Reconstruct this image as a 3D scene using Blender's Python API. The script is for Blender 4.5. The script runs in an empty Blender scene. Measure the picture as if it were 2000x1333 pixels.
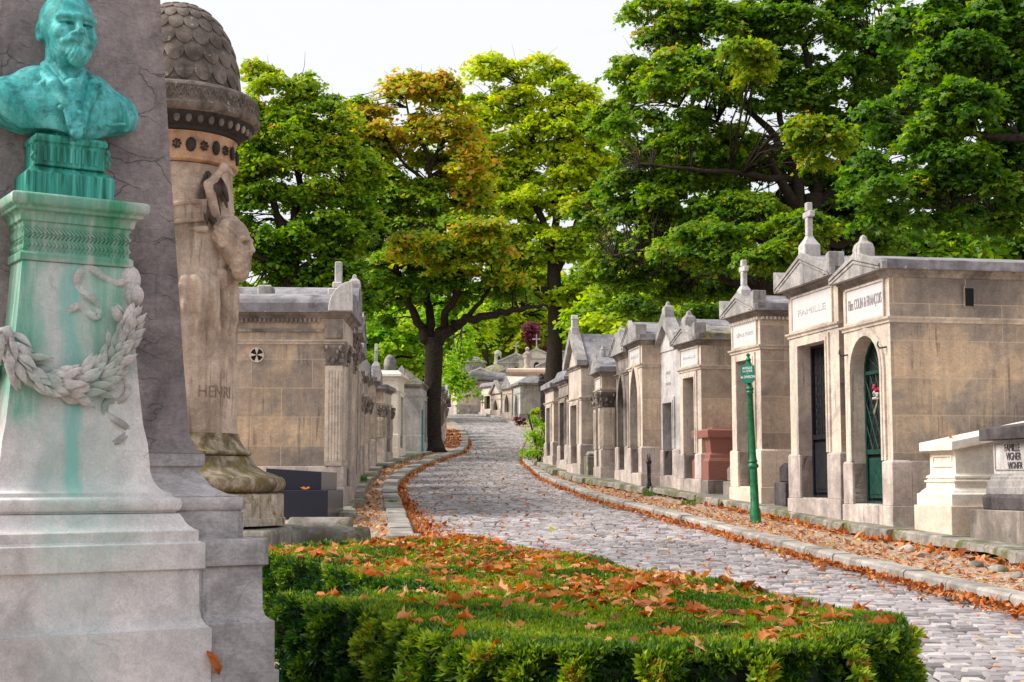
import bpy, bmesh, math, random
import numpy as np
from mathutils import Vector, Matrix, Euler
random.seed(7); rng = np.random.default_rng(7)
sc = bpy.context.scene
C = bpy.data.collections.new("scene"); sc.collection.children.link(C)
R = math.radians; PI = math.pi
# ---------------------------------------------------------------- camera model and terrain profile
F = 2850.0; PITCH = math.atan(273.5/2850); EYE = 1.45
_py = [-60,0,9.5,14,19.5,24,30,35,40,45,55,70,90,120,160,250,400]
_pz = [-1.2,0,.25,.38,.6,.75,1.03,1.28,1.53,1.8,2.45,3.5,5.0,7.2,10,16,20]
_g = np.arange(-60,401.); _z = np.interp(_g,_py,_pz)
_k = np.exp(-np.arange(-8,9)**2/2/3.**2); _k /= _k.sum()
_zz = np.convolve(np.pad(_z,8,mode='edge'),_k,'valid')
def G(y): return float(np.interp(y,_g,_zz))
def GA(y): return np.interp(y,_g,_zz)
def ray(u,v):
    b = 666.5-v
    return (u-1000)/(F*math.cos(PITCH)-b*math.sin(PITCH)), (F*math.sin(PITCH)+b*math.cos(PITCH))/(F*math.cos(PITCH)-b*math.sin(PITCH))
def at(u,v,y):
    a,b = ray(u,v); return np.array([a*y,y,EYE+b*y])
def onG(u,v,h=0.):
    a,b = ray(u,v); y = 2.
    while y < 250:
        if EYE+b*y < G(y)+h: break
        y += .03
    return a*y, y
# ---------------------------------------------------------------- object helpers
def tag(o,label=None,cat=None,group=None,kind=None):
    if label: o['label']=label
    if cat: o['category']=cat
    if group: o['group']=group
    if kind: o['kind']=kind
    return o
def thing(name,label,cat,loc=(0,0,0),rotz=0,group=None):
    o = bpy.data.objects.new(name,None); C.objects.link(o)
    o.location=loc; o.rotation_euler=(0,0,rotz); o.empty_display_size=.2
    return tag(o,label,cat,group)
def link(name,me,mat,parent=None):
    o = bpy.data.objects.new(name,me); C.objects.link(o)
    if mat: me.materials.append(mat)
    if parent: o.parent=parent
    return o
def fast_mesh(name,V,k,nf,FI,attr=None,smooth=False):
    """V (n,3); FI (nf,k) constant-size polygons"""
    me = bpy.data.meshes.new(name)
    me.vertices.add(len(V)); me.vertices.foreach_set('co',np.asarray(V,dtype=np.float32).ravel())
    me.loops.add(nf*k); me.loops.foreach_set('vertex_index',np.asarray(FI,dtype=np.int32).ravel())
    me.polygons.add(nf); me.polygons.foreach_set('loop_start',np.arange(0,nf*k,k,dtype=np.int32))
    if smooth: me.polygons.foreach_set('use_smooth',np.ones(nf,dtype=bool))
    me.update(calc_edges=True)
    if attr is not None:
        a = me.attributes.new('rnd','FLOAT','FACE'); a.data.foreach_set('value',np.asarray(attr,dtype=np.float32))
    return me
class MB:
    def __init__(s): s.v=[]; s.f=[]
    def add(s,vs,fs):
        n=len(s.v); s.v+= [tuple(map(float,p)) for p in vs]; s.f+=[tuple(n+i for i in f) for f in fs]; return s
    def box(s,x0,x1,y0,y1,z0,z1):
        return s.add([(x0,y0,z0),(x1,y0,z0),(x1,y1,z0),(x0,y1,z0),(x0,y0,z1),(x1,y0,z1),(x1,y1,z1),(x0,y1,z1)],
          [(0,3,2,1),(4,5,6,7),(0,1,5,4),(1,2,6,5),(2,3,7,6),(3,0,4,7)])
    def prism_xz(s,pts,y0,y1):      # outline in x,z (counter-clockwise seen from -y), extruded along y
        n=len(pts); vs=[(x,y0,z) for x,z in pts]+[(x,y1,z) for x,z in pts]
        fs=[tuple(range(n)),tuple(range(2*n-1,n-1,-1))]+[(i,i+n,(i+1)%n+n,(i+1)%n) for i in range(n)]
        return s.add(vs,fs)
    def prism_yz(s,pts,x0,x1):
        n=len(pts); vs=[(x0,y,z) for y,z in pts]+[(x1,y,z) for y,z in pts]
        fs=[tuple(range(n-1,-1,-1)),tuple(range(n,2*n))]+[(i,(i+1)%n,(i+1)%n+n,i+n) for i in range(n)]
        return s.add(vs,fs)
    def stack(s,x0,x1,y0,y1,prof):  # prof [(offset,z)] or (ox,oyfront,oyback,z)
        rows=[]
        for p in prof:
            if len(p)==2: o,z=p; a=(x0-o,x1+o,y0-o,y1+o)
            else: o,of,ob,z=p; a=(x0-o,x1+o,y0-of,y1+ob)
            rows.append([(a[0],a[2],z),(a[1],a[2],z),(a[1],a[3],z),(a[0],a[3],z)])
        vs=[q for r in rows for q in r]; fs=[(3,2,1,0)]
        for i in range(len(rows)-1):
            b=i*4
            for j in range(4): fs.append((b+j,b+(j+1)%4,b+4+(j+1)%4,b+4+j))
        b=(len(rows)-1)*4; fs.append((b,b+1,b+2,b+3))
        return s.add(vs,fs)
    def lathe(s,prof,n=24,c=(0,0),a0=0,cap=True):
        vs=[];m=len(prof)
        for r,z in prof:
            for i in range(n):
                a=a0+2*PI*i/n; vs.append((c[0]+r*math.cos(a),c[1]+r*math.sin(a),z))
        fs=[]
        for j in range(m-1):
            for i in range(n): fs.append((j*n+i,j*n+(i+1)%n,(j+1)*n+(i+1)%n,(j+1)*n+i))
        if cap: fs.append(tuple(range(n-1,-1,-1))); fs.append(tuple((m-1)*n+i for i in range(n)))
        return s.add(vs,fs)
    def tube(s,pts,rads,n=6):
        P=[Vector(p) for p in pts]; vs=[]; fs=[]
        up=Vector((.3,.2,.93))
        for i,p in enumerate(P):
            d=(P[min(i+1,len(P)-1)]-P[max(i-1,0)]); d=d.normalized() if d.length>1e-9 else Vector((0,0,1))
            a=d.cross(up)
            if a.length<.05: a=d.cross(Vector((1,0,0)))
            a.normalize(); b=d.cross(a); r=rads[i] if hasattr(rads,'__len__') else rads
            for j in range(n):
                t=2*PI*j/n; vs.append(p+a*math.cos(t)*r+b*math.sin(t)*r)
        for i in range(len(P)-1):
            for j in range(n): fs.append((i*n+j,(i+1)*n+j,(i+1)*n+(j+1)%n,i*n+(j+1)%n))
        fs.append(tuple(range(n))); fs.append(tuple((len(P)-1)*n+j for j in range(n-1,-1,-1)))
        return s.add(vs,fs)
    def ell(s,c,r,nu=10,nv=6):
        vs=[];fs=[]
        for j in range(nv+1):
            p=PI*j/nv-PI/2
            for i in range(nu):
                t=2*PI*i/nu; vs.append((c[0]+r[0]*math.cos(p)*math.cos(t),c[1]+r[1]*math.cos(p)*math.sin(t),c[2]+r[2]*math.sin(p)))
        for j in range(nv):
            for i in range(nu): fs.append((j*nu+i,j*nu+(i+1)%nu,(j+1)*nu+(i+1)%nu,(j+1)*nu+i))
        return s.add(vs,fs)
    def build(s,name,mat,parent=None,smooth=False,bevel=0,seg=1):
        me=bpy.data.meshes.new(name); me.from_pydata(s.v,[],s.f); me.validate()
        bm=bmesh.new(); bm.from_mesh(me); bmesh.ops.recalc_face_normals(bm,faces=bm.faces); bm.to_mesh(me); bm.free(); me.update()
        if smooth:
            me.polygons.foreach_set('use_smooth',np.ones(len(me.polygons),dtype=bool))
            if smooth!='all': me.set_sharp_from_angle(angle=R(40))
        o=link(name,me,mat,parent)
        if bevel:
            m=o.modifiers.new('bevel','BEVEL'); m.width=bevel; m.segments=seg; m.limit_method='ANGLE'; m.angle_limit=R(50)
        return o
# ---------------------------------------------------------------- materials
def newmat(name):
    m=bpy.data.materials.new(name); m.use_nodes=True; nt=m.node_tree
    for n in list(nt.nodes): nt.nodes.remove(n)
    return m,nt
class NT:
    def __init__(s,nt): s.nt=nt
    def n(s,t,**kw):
        nd=s.nt.nodes.new(t)
        for k,v in kw.items(): setattr(nd,k,v)
        return nd
    def l(s,a,b): s.nt.links.new(a,b)
    def noise(s,vec,scale,detail=4,rough=.55,dist=0.):
        n=s.n('ShaderNodeTexNoise'); n.inputs['Scale'].default_value=scale; n.inputs['Detail'].default_value=detail
        n.inputs['Roughness'].default_value=rough; n.inputs['Distortion'].default_value=dist
        if vec: s.l(vec,n.inputs['Vector'])
        return n.outputs['Fac']
    def ramp(s,fac,stops,interp='LINEAR'):
        r=s.n('ShaderNodeValToRGB'); r.color_ramp.interpolation=interp; e=r.color_ramp.elements
        while len(e)<len(stops): e.new(.5)
        for i,(p,c) in enumerate(stops):
            e[i].position=p; e[i].color=(c,c,c,1) if not hasattr(c,'__len__') else (c[0],c[1],c[2],1)
        if fac is not None: s.l(fac,r.inputs['Fac'])
        return r.outputs['Color']
    def mix(s,fac,a,b,mode='MIX'):
        m=s.n('ShaderNodeMix',data_type='RGBA',blend_type=mode)
        for ii,sk,v in ((0,m.inputs[0],fac),(6,m.inputs[6],a),(7,m.inputs[7],b)):
            if isinstance(v,bpy.types.NodeSocket): s.l(v,sk)
            elif hasattr(v,'__len__'): sk.default_value=(v[0],v[1],v[2],1)
            else: sk.default_value=v if ii==0 else (v,v,v,1)
        return m.outputs[2]
    def math(s,op,a,b=None):
        m=s.n('ShaderNodeMath',operation=op)
        for i,v in enumerate((a,b)):
            if v is None: continue
            if isinstance(v,bpy.types.NodeSocket): s.l(v,m.inputs[i])
            else: m.inputs[i].default_value=v
        return m.outputs[0]
    def mapping(s,vec,scale=(1,1,1),loc=(0,0,0),rot=(0,0,0)):
        m=s.n('ShaderNodeMapping'); m.inputs['Scale'].default_value=scale; m.inputs['Location'].default_value=loc; m.inputs['Rotation'].default_value=rot
        s.l(vec,m.inputs['Vector']); return m.outputs[0]
    def out(s,col,rough=.85,bump=None,bstr=.3,bdist=.02,metal=0.,spec=.3):
        p=s.n('ShaderNodeBsdfPrincipled')
        for k,v in (('Base Color',col),('Roughness',rough),('Metallic',metal),('Specular IOR Level',spec)):
            if isinstance(v,bpy.types.NodeSocket): s.l(v,p.inputs[k])
            elif hasattr(v,'__len__'): p.inputs[k].default_value=(v[0],v[1],v[2],1)
            else: p.inputs[k].default_value=v
        if bump is not None:
            b=s.n('ShaderNodeBump'); b.inputs['Strength'].default_value=bstr; b.inputs['Distance'].default_value=bdist
            s.l(bump,b.inputs['Height']); s.l(b.outputs[0],p.inputs['Normal'])
        o=s.n('ShaderNodeOutputMaterial'); s.l(p.outputs[0],o.inputs['Surface']); return p
def stone(name,light,mid,dark,dirt=.5,mortar=None,grain=60.,bstr=.35,moss=0.,mosscol=(.09,.1,.02),patch=1.1,rough=.88,streak=.5,spots=0.,green=None,off=(0,0,0),cracks=0.):
    """weathered cut stone: tan patches, grey crust, vertical runs, fine grain, optional mortar courses (w,h)"""
    m,nt=newmat(name); N=NT(nt)
    geo=N.n('ShaderNodeNewGeometry').outputs['Position']; geo=N.mapping(geo,loc=off)
    tc=N.n('ShaderNodeTexCoord').outputs['Object']
    a=N.noise(geo,patch,6,.62,.6)
    col=N.ramp(a,[(.34,dark),(.46,mid),(.57,light),(.74,[min(1,c*1.12) for c in light])])
    st=N.noise(N.mapping(geo,scale=(5,5,.45)),1.6,5,.6,.3)
    stf=N.ramp(st,[(.42,0.),(.68,1.)])
    col=N.mix(N.math('MULTIPLY',stf,streak),col,dark)
    hb=N.noise(N.mapping(geo,scale=(.35,.35,2.6),loc=(2,7,off[0])),1.5,5,.6,.4)
    col=N.mix(N.math('MULTIPLY',N.ramp(hb,[(.44,0.),(.62,1.)]),.5*min(1,dirt*1.6)),col,N.mix(.5,mid,dark))
    d=N.noise(N.mapping(geo,loc=(7,3,1)),patch*.55,7,.68,1.1)
    df=N.ramp(d,[(.5-.12*dirt,0.),(.62,1.)])
    col=N.mix(N.math('MULTIPLY',df,dirt),col,[c*.62 for c in dark])
    if streak>=.3:
        rn=N.noise(N.mapping(geo,scale=(7,7,.35),loc=(5,5,off[2])),1.9,6,.7,.2); rm=N.noise(N.mapping(geo,loc=(off[1],4,4)),1.4,4,.6)
        col=N.mix(N.math('MULTIPLY',N.math('MULTIPLY',N.ramp(rn,[(.56,0.),(.63,1.)]),N.ramp(rm,[(.46,0.),(.58,1.)])),.6),col,[c*.5 for c in dark])
        tex=N.noise(N.mapping(geo,scale=(1,1,3)),26.,4,.75); col=N.mix(.3,col,N.mix(1.,col,N.ramp(tex,[(.38,.55),(.6,1.25)]),'MULTIPLY'))
    g=N.noise(geo,grain,3,.7); col=N.mix(.28,col,N.mix(1.,col,N.ramp(g,[(.3,.45),(.7,1.45)]),'MULTIPLY'))
    f2=N.noise(geo,11.,5,.7); col=N.mix(.35,col,N.mix(1.,col,N.ramp(f2,[(.35,.6),(.65,1.3)]),'MULTIPLY'))
    hgt=N.math('ADD',N.math('MULTIPLY',g,.35),N.math('MULTIPLY',f2,.65))
    if mortar:
        sx=N.n('ShaderNodeSeparateXYZ'); N.l(tc,sx.inputs[0]); cb=N.n('ShaderNodeCombineXYZ')
        N.l(N.math('ADD',sx.outputs[0],sx.outputs[1]),cb.inputs[0]); N.l(sx.outputs[2],cb.inputs[1])
        b=N.n('ShaderNodeTexBrick'); N.l(cb.outputs[0],b.inputs['Vector'])
        b.inputs['Scale'].default_value=1.; b.inputs['Brick Width'].default_value=mortar[0]; b.inputs['Row Height'].default_value=mortar[1]
        b.inputs['Mortar Size'].default_value=.005; b.inputs['Mortar Smooth'].default_value=.2; b.inputs['Bias'].default_value=0.
        b.inputs['Color1'].default_value=(.78,.78,.8,1); b.inputs['Color2'].default_value=(1.15,1.1,1.05,1); b.inputs['Mortar'].default_value=(1,1,1,1)
        col=N.mix(.8,col,N.mix(1.,col,b.outputs['Color'],'MULTIPLY'))
        mcol=mortar[2] if len(mortar)>2 else [c*1.05 for c in light]
        col=N.mix(N.math('MULTIPLY',b.outputs['Fac'],.62),col,mcol)
        hgt=N.math('SUBTRACT',hgt,N.math('MULTIPLY',b.outputs['Fac'],.5))
    if spots:
        v=N.n('ShaderNodeTexVoronoi'); v.inputs['Scale'].default_value=16.; N.l(N.mix(.15,geo,N.n('ShaderNodeTexNoise').outputs['Color']),v.inputs['Vector'])
        sf=N.ramp(v.outputs['Distance'],[(.12,1.),(.3,0.)])
        nn=N.ramp(N.noise(geo,5.,3),[(.5,0.),(.6,1.)])
        col=N.mix(N.math('MULTIPLY',N.math('MULTIPLY',sf,nn),spots),col,(.55,.52,.45))
    if moss:
        mf=N.ramp(N.noise(N.mapping(geo,loc=(1,9,4)),3.2,6,.7,.4),[(.62-.3*moss,0.),(.7-.22*moss,1.)])
        mc=N.mix(N.noise(geo,25.,3),[c*.5 for c in mosscol],[c*1.9 for c in mosscol])
        col=N.mix(mf,col,mc)
        hgt=N.math('ADD',hgt,N.math('MULTIPLY',mf,.5))
    if cracks:
        vv=N.n('ShaderNodeTexVoronoi',feature='DISTANCE_TO_EDGE'); vv.inputs['Scale'].default_value=1.
        wn=N.n('ShaderNodeTexNoise'); wn.inputs['Scale'].default_value=6.; wn.inputs['Detail'].default_value=5; N.l(geo,wn.inputs['Vector'])
        N.l(N.mapping(N.mix(.16,geo,wn.outputs['Color']),scale=(3.2,3.2,9.)),vv.inputs['Vector'])
        cf=N.math('MULTIPLY',N.ramp(vv.outputs['Distance'],[(.004,1.),(.016,0.)]),N.ramp(N.noise(geo,3.,4,.6),[(.48,0.),(.58,1.)]))
        col=N.mix(N.math('MULTIPLY',cf,cracks),col,[c*.35 for c in mid]); hgt=N.math('SUBTRACT',hgt,N.math('MULTIPLY',cf,.6))
        pf=N.ramp(N.noise(geo,70.,2,.5),[(.66,0.),(.72,1.)]); col=N.mix(N.math('MULTIPLY',pf,.35),col,[c*.5 for c in mid])
    if green:   # verdigris runs from the bronze: (x centre, half width, strength) in the thing's own x
        sx2=N.n('ShaderNodeSeparateXYZ'); N.l(tc,sx2.inputs[0])
        wob=N.math('MULTIPLY',N.math('SUBTRACT',N.noise(N.mapping(tc,scale=(1,1,1)),3.,4),.5),.16)
        fine=N.noise(N.mapping(tc,scale=(14,14,.9)),1.5,5,.65)
        for xc,hw,stg,z0,z1,gc in green:
            dx=N.math('ABSOLUTE',N.math('SUBTRACT',N.math('ADD',sx2.outputs[0],wob),xc))
            ff=N.math('MULTIPLY',N.ramp(N.math('DIVIDE',dx,hw),[(.45,1.),(1.,0.)]),N.ramp(fine,[(.3,.25),(.62,1.)]))
            zf=N.ramp(N.math('DIVIDE',N.math('SUBTRACT',sx2.outputs[2],z0),z1-z0),[(0.,0.),(.12,1.),(1.,1.)])
            ff=N.math('MULTIPLY',N.math('MULTIPLY',ff,zf),stg)
            col=N.mix(ff,col,gc)
    N.out(col,rough,hgt,bstr,.012)
    return m
def simple(name,col,rough=.6,metal=0.,var=.25,scale=20.,bstr=.1,spec=.4,col2=None):
    m,nt=newmat(name); N=NT(nt)
    geo=N.n('ShaderNodeNewGeometry').outputs['Position']
    a=N.noise(geo,scale,5,.65)
    c=N.ramp(a,[(.35,[x*(1-var) for x in col]),(.65,col2 or [min(1,x*(1+var)) for x in col])])
    N.out(c,rough,a,bstr,.01,metal,spec); return m
def leafmat(name,stops,trans=.42,rough=.5,obj=False):
    m,nt=newmat(name); N=NT(nt)
    if obj: fac=N.n('ShaderNodeObjectInfo').outputs['Random']
    else:
        at_=N.n('ShaderNodeAttribute'); at_.attribute_name='rnd'; fac=at_.outputs['Fac']
    col=N.ramp(fac,stops)
    p=N.n('ShaderNodeBsdfPrincipled'); N.l(col,p.inputs['Base Color']); p.inputs['Roughness'].default_value=rough; p.inputs['Specular IOR Level'].default_value=.3
    t=N.n('ShaderNodeBsdfTranslucent'); hs=N.n('ShaderNodeHueSaturation'); hs.inputs['Saturation'].default_value=1.12; hs.inputs['Value'].default_value=2.6
    N.l(col,hs.inputs['Color']); N.l(hs.outputs[0],t.inputs['Color'])
    mx=N.n('ShaderNodeMixShader'); mx.inputs[0].default_value=trans; N.l(p.outputs[0],mx.inputs[1]); N.l(t.outputs[0],mx.inputs[2])
    o=N.n('ShaderNodeOutputMaterial'); N.l(mx.outputs[0],o.inputs['Surface']); return m
M={}
def tone(k,a): return [x*a for x in k]
TAN=(.66,.49,.33); CREAM=(.76,.64,.52); GREYB=(.27,.225,.19); PINK=(.68,.57,.50); DK=(.13,.105,.09)
M['tan_blocks']=stone('limestone_blocks_weathered',TAN,(.42,.345,.28),(.22,.185,.165),.36,(1.05,.5),patch=.8,streak=.35)
M['tan2_blocks']=stone('limestone_blocks_warm',(.70,.55,.40),(.56,.44,.33),(.34,.27,.215),.32,(1.2,.62),patch=.9,streak=.3,off=(11,2,3))
M['buff']=stone('limestone_buff_face',CREAM,(.66,.56,.46),(.4,.335,.29),.28,None,patch=1.3,off=(3,8,1))
M['buff_blocks']=stone('limestone_buff_blocks',(.72,.61,.49),(.6,.5,.4),(.36,.3,.255),.25,(1.3,.45,(.25,.21,.18)),patch=1.,off=(5,1,2))
M['pinkstone']=stone('pinkish_plinth_stone',PINK,(.5,.42,.37),(.33,.28,.26),.3,None,patch=1.6,off=(2,4,9))
M['grime']=stone('limestone_sooty',(.44,.37,.31),(.29,.245,.21),(.12,.10,.09),.45,None,patch=1.6,off=(6,6,1))
M['grey']=stone('grey_stone',(.50,.46,.43),(.37,.345,.33),(.2,.19,.185),.35,None,patch=1.8,off=(1,2,3))
M['greylight']=stone('pale_grey_stone',(.66,.62,.59),(.54,.51,.49),(.34,.32,.31),.22,None,patch=1.2,off=(9,1,3))
M['roof']=stone('roof_slab_stone',(.37,.345,.36),(.26,.245,.26),(.12,.115,.125),.4,None,patch=2.2,streak=.2,spots=.6,off=(4,4,4))
M['roofmoss']=stone('roof_slab_mossy',(.36,.34,.33),(.25,.235,.235),(.12,.115,.11),.4,None,patch=2.5,streak=.2,moss=.45,mosscol=(.28,.24,.03),off=(3,4,1))
M['slab']=stone('mossy_edging_stone',(.42,.38,.33),(.29,.26,.225),(.14,.13,.105),.4,None,patch=2.2,moss=.42,mosscol=(.10,.105,.03),off=(7,7,7))
M['white']=stone('new_white_limestone',(.86,.78,.66),(.82,.73,.61),(.7,.61,.5),.0,None,patch=1.2,streak=.15,bstr=.12)
M['white2']=stone('new_pink_limestone',(.78,.62,.5),(.74,.57,.45),(.64,.5,.4),.0,None,patch=1.2,streak=.1,bstr=.12)
M['darkgranite']=simple('dark_polished_granite',(.018,.018,.03),.25,0,.6,160,.0,.35,(.05,.055,.085))
M['redgranite']=simple('red_granite',(.30,.105,.075),.35,0,.45,90,.03,.5,(.42,.19,.15))
M['black']=stone('black_crusted_stone',(.13,.11,.11),(.07,.06,.06),(.03,.027,.028),.3,None,patch=2.,off=(2,2,8))
M['marble']=stone('monument_marble',(.74,.68,.665),(.66,.61,.60),(.46,.44,.43),.14,None,cracks=.35,patch=2.2,streak=.25,bstr=.2,grain=90,
   green=[(-.225,.10,1.,1.66,2.46,(.01,.34,.2)),(-.02,.055,.95,1.36,1.72,(.05,.46,.38)),(.0,.34,.35,1.0,2.45,(.3,.52,.43)),(.14,.13,.75,1.88,2.46,(.10,.40,.26)),(.0,.42,.95,2.43,2.66,(.045,.27,.14)),(-.05,.2,.3,.5,1.0,(.4,.55,.52))])
M['garland']=stone('garland_marble',(.74,.68,.66),(.62,.58,.56),(.38,.36,.34),.2,None,patch=3.,streak=.3,bstr=.15,grain=90,
   green=[(-.17,.11,.3,1.2,2.45,(.16,.42,.31)),(.1,.09,.4,1.2,2.45,(.16,.42,.31))])
M['stele']=stone('dark_hammered_granite',(.35,.29,.285),(.265,.22,.22),(.15,.125,.125),.25,None,cracks=.22,patch=2.,streak=.3,bstr=1.,grain=38,off=(1,5,5))
M['stelebase']=stone('monument_grey_base',(.58,.525,.52),(.46,.42,.42),(.26,.24,.24),.35,None,cracks=.35,patch=2.4,streak=.3,bstr=.3,off=(1,5,5))
M['column']=stone('column_warm_limestone',(.66,.52,.41),(.54,.415,.32),(.27,.2,.155),.35,None,patch=1.8,streak=.6,bstr=.4,off=(2,5,1))
M['columncap']=stone('column_crusted_cap',(.24,.195,.165),(.15,.12,.1),(.075,.06,.052),.3,None,patch=4.,streak=.3,spots=.5,bstr=.6,off=(2,5,1))
M['frieze']=stone('column_frieze_orange',(.62,.38,.24),(.55,.33,.2),(.3,.17,.11),.12,None,patch=3.,streak=.2,bstr=.2,off=(2,5,1))
M['columnbase']=stone('column_mossy_base',(.48,.40,.29),(.27,.21,.13),(.09,.07,.04),.4,None,patch=6.,moss=.42,mosscol=(.13,.095,.022),bstr=.7,off=(2,5,1))
M['columnfoot']=stone('column_foot_block',(.62,.54,.45),(.5,.43,.34),(.25,.2,.13),.2,None,patch=4.,moss=.25,mosscol=(.12,.105,.025),off=(3,5,1))
M['sootbrown']=simple('soot_brown_stone',(.085,.065,.052),.95,0,.5,9,.3,.1)
M['sooty']=simple('soot_black_relief',(.035,.03,.028),.9,0,.4,12)
M['rollkerb']=stone('grave_kerb_stone',(.33,.3,.27),(.22,.2,.17),(.11,.1,.075),.3,None,patch=2.5,moss=.3,mosscol=(.08,.075,.03),off=(2,1,1))
M['kerb']=stone('kerb_granite',(.46,.42,.375),(.33,.30,.265),(.18,.165,.145),.3,None,patch=2.,streak=.15,grain=45,off=(8,5,1))
M['plaque']=simple('white_name_panel',(.62,.59,.575),.5,0,.06,9)
M['letter']=simple('engraved_grey_letters',(.30,.28,.29),.8,0,.2,30)
M['letterfaint']=simple('faded_letters',(.50,.475,.47),.8,0,.15,30)
M['letterdark']=simple('dark_engraved_letters',(.07,.055,.06),.8,0,.3,30)
M['letterbrown']=simple('carved_name_shadowed',(.27,.19,.145),.9,0,.3,30)
M['greendoor']=simple('green_cast_iron_door',(.008,.055,.04),.5,.2,.45,14)
M['blackdoor']=simple('black_iron_door',(.016,.017,.022),.5,.3,.5,14)
M['browndoor']=simple('rusted_iron_door',(.06,.04,.032),.7,.1,.5,14)
M['postgreen']=simple('glossy_green_paint',(.008,.14,.05),.42,0,.45,14,.15,.45)
M['signgreen']=simple('sign_plate_green',(.006,.17,.105),.35,0,.12,9,.02,.5)
M['signwhite']=simple('sign_lettering_white',(.85,.88,.86),.5,0,.03,9)
M['teal']=simple('teal_painted_pipe',(.02,.15,.17),.5,0,.25,9)
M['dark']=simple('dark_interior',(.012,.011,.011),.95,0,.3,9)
M['bark']=simple('tree_bark',(.04,.031,.024),.95,0,.5,14,.6,.1)
def bronze():
    m,nt=newmat('verdigris_bronze'); N=NT(nt); geo=N.n('ShaderNodeNewGeometry'); tc=N.n('ShaderNodeTexCoord').outputs['Object']
    a=N.noise(N.mapping(tc,scale=(1,1,.6)),7.,6,.65,.8)
    col=N.ramp(a,[(.3,(.02,.20,.19)),(.43,(.05,.40,.39)),(.56,(.13,.56,.56)),(.75,(.30,.68,.68))])
    s=N.noise(N.mapping(tc,scale=(9,9,1.2)),2.2,5,.6); col=N.mix(N.math('MULTIPLY',N.ramp(s,[(.5,0.),(.7,1.)]),.55),col,(.015,.19,.155))
    p=N.ramp(N.noise(tc,38.,4),[(.6,0.),(.72,1.)]); col=N.mix(N.math('MULTIPLY',p,.5),col,(.01,.08,.07)); dk=N.ramp(N.noise(N.mapping(tc,loc=(3,1,2)),11.,6,.72,1.),[(.54,0.),(.64,1.)]); col=N.mix(N.math('MULTIPLY',dk,.55),col,(.012,.12,.11))
    a2=N.noise(tc,22.,5,.7); col=N.mix(.55,col,N.mix(1.,col,N.ramp(a2,[(.36,.45),(.6,1.2)]),'MULTIPLY'))
    N.out(col,.6,N.math('ADD',a,a2),.5,.01,.15,.35); return m
M['bronze']=bronze()
def bronze2():
    m,nt=newmat('verdigris_socle_streaked'); N=NT(nt); tc=N.n('ShaderNodeTexCoord').outputs['Object']
    s=N.noise(N.mapping(tc,scale=(12,12,1.)),2.5,6,.65,.5)
    col=N.ramp(s,[(.3,(.012,.07,.055)),(.44,(.02,.2,.14)),(.58,(.05,.38,.31)),(.75,(.25,.58,.55))])
    N.out(col,.6,s,.3,.01,.1,.35); return m
M['socle']=bronze2()
G_DEEP=[(0.,(.026,.075,.010)),(.35,(.068,.155,.014)),(.62,(.145,.245,.018)),(.84,(.26,.34,.022)),(.93,(.40,.28,.03)),(1.,(.42,.13,.02))]
G_MID=[(0.,(.04,.11,.010)),(.35,(.10,.21,.012)),(.65,(.22,.32,.015)),(.85,(.30,.38,.02)),(.96,(.45,.32,.025)),(1.,(.45,.15,.03))]
G_YEL=[(0.,(.09,.17,.010)),(.35,(.22,.31,.012)),(.65,(.32,.42,.016)),(.88,(.45,.47,.02)),(1.,(.6,.32,.02))]
G_BRN=[(0.,(.04,.11,.010)),(.35,(.11,.22,.012)),(.6,(.24,.33,.015)),(.76,(.36,.38,.02)),(.88,(.48,.30,.035)),(1.,(.5,.19,.03))]
M['l_deep']=leafmat('maple_leaves_deep_green',G_DEEP,.4); M['l_mid']=leafmat('leaves_mid_green',G_MID,.42)
M['l_yel']=leafmat('leaves_yellow_green',G_YEL,.45); M['l_brn']=leafmat('leaves_turning_brown',G_BRN,.4)
M['l_purple']=leafmat('leaves_purple',[(0.,(.08,.02,.03)),(1.,(.22,.06,.08))],.3)
M['l_bright']=leafmat('leaves_fresh_green',[(0.,(.07,.2,.01)),(.5,(.2,.36,.016)),(1.,(.42,.46,.03))],.45)
M['l_hedge']=leafmat('yew_needles',[(0.,(.012,.045,.010)),(.35,(.04,.10,.010)),(.6,(.125,.21,.014)),(.85,(.26,.34,.02)),(.97,(.34,.4,.03)),(1.,(.3,.12,.03))],.25)
M['hedgecore']=simple('hedge_inner_twigs',(.014,.022,.008),.95,0,.5,20)
M['leafpink']=leafmat('rose_leaves',[(0.,(.5,.03,.1)),(1.,(.8,.55,.55))],.2)
DRY=[(0.,(.13,.035,.014)),(.3,(.32,.085,.022)),(.6,(.50,.15,.035)),(.85,(.58,.24,.075)),(1.,(.62,.36,.17))]
M['dry']=leafmat('dry_leaf_litter',DRY,.18,.7); M['dryobj']=leafmat('dry_curled_leaf',[(0.,(.30,.075,.022)),(.4,(.46,.14,.035)),(.8,(.58,.23,.075)),(1.,(.6,.34,.16))],.15,.65,True)
M['drylight']=leafmat('dry_leaves_mixed',[(0.,(.16,.05,.022)),(.4,(.4,.14,.05)),(.7,(.55,.28,.12)),(.9,(.6,.42,.25)),(1.,(.5,.45,.1))],.15,.7)
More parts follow.
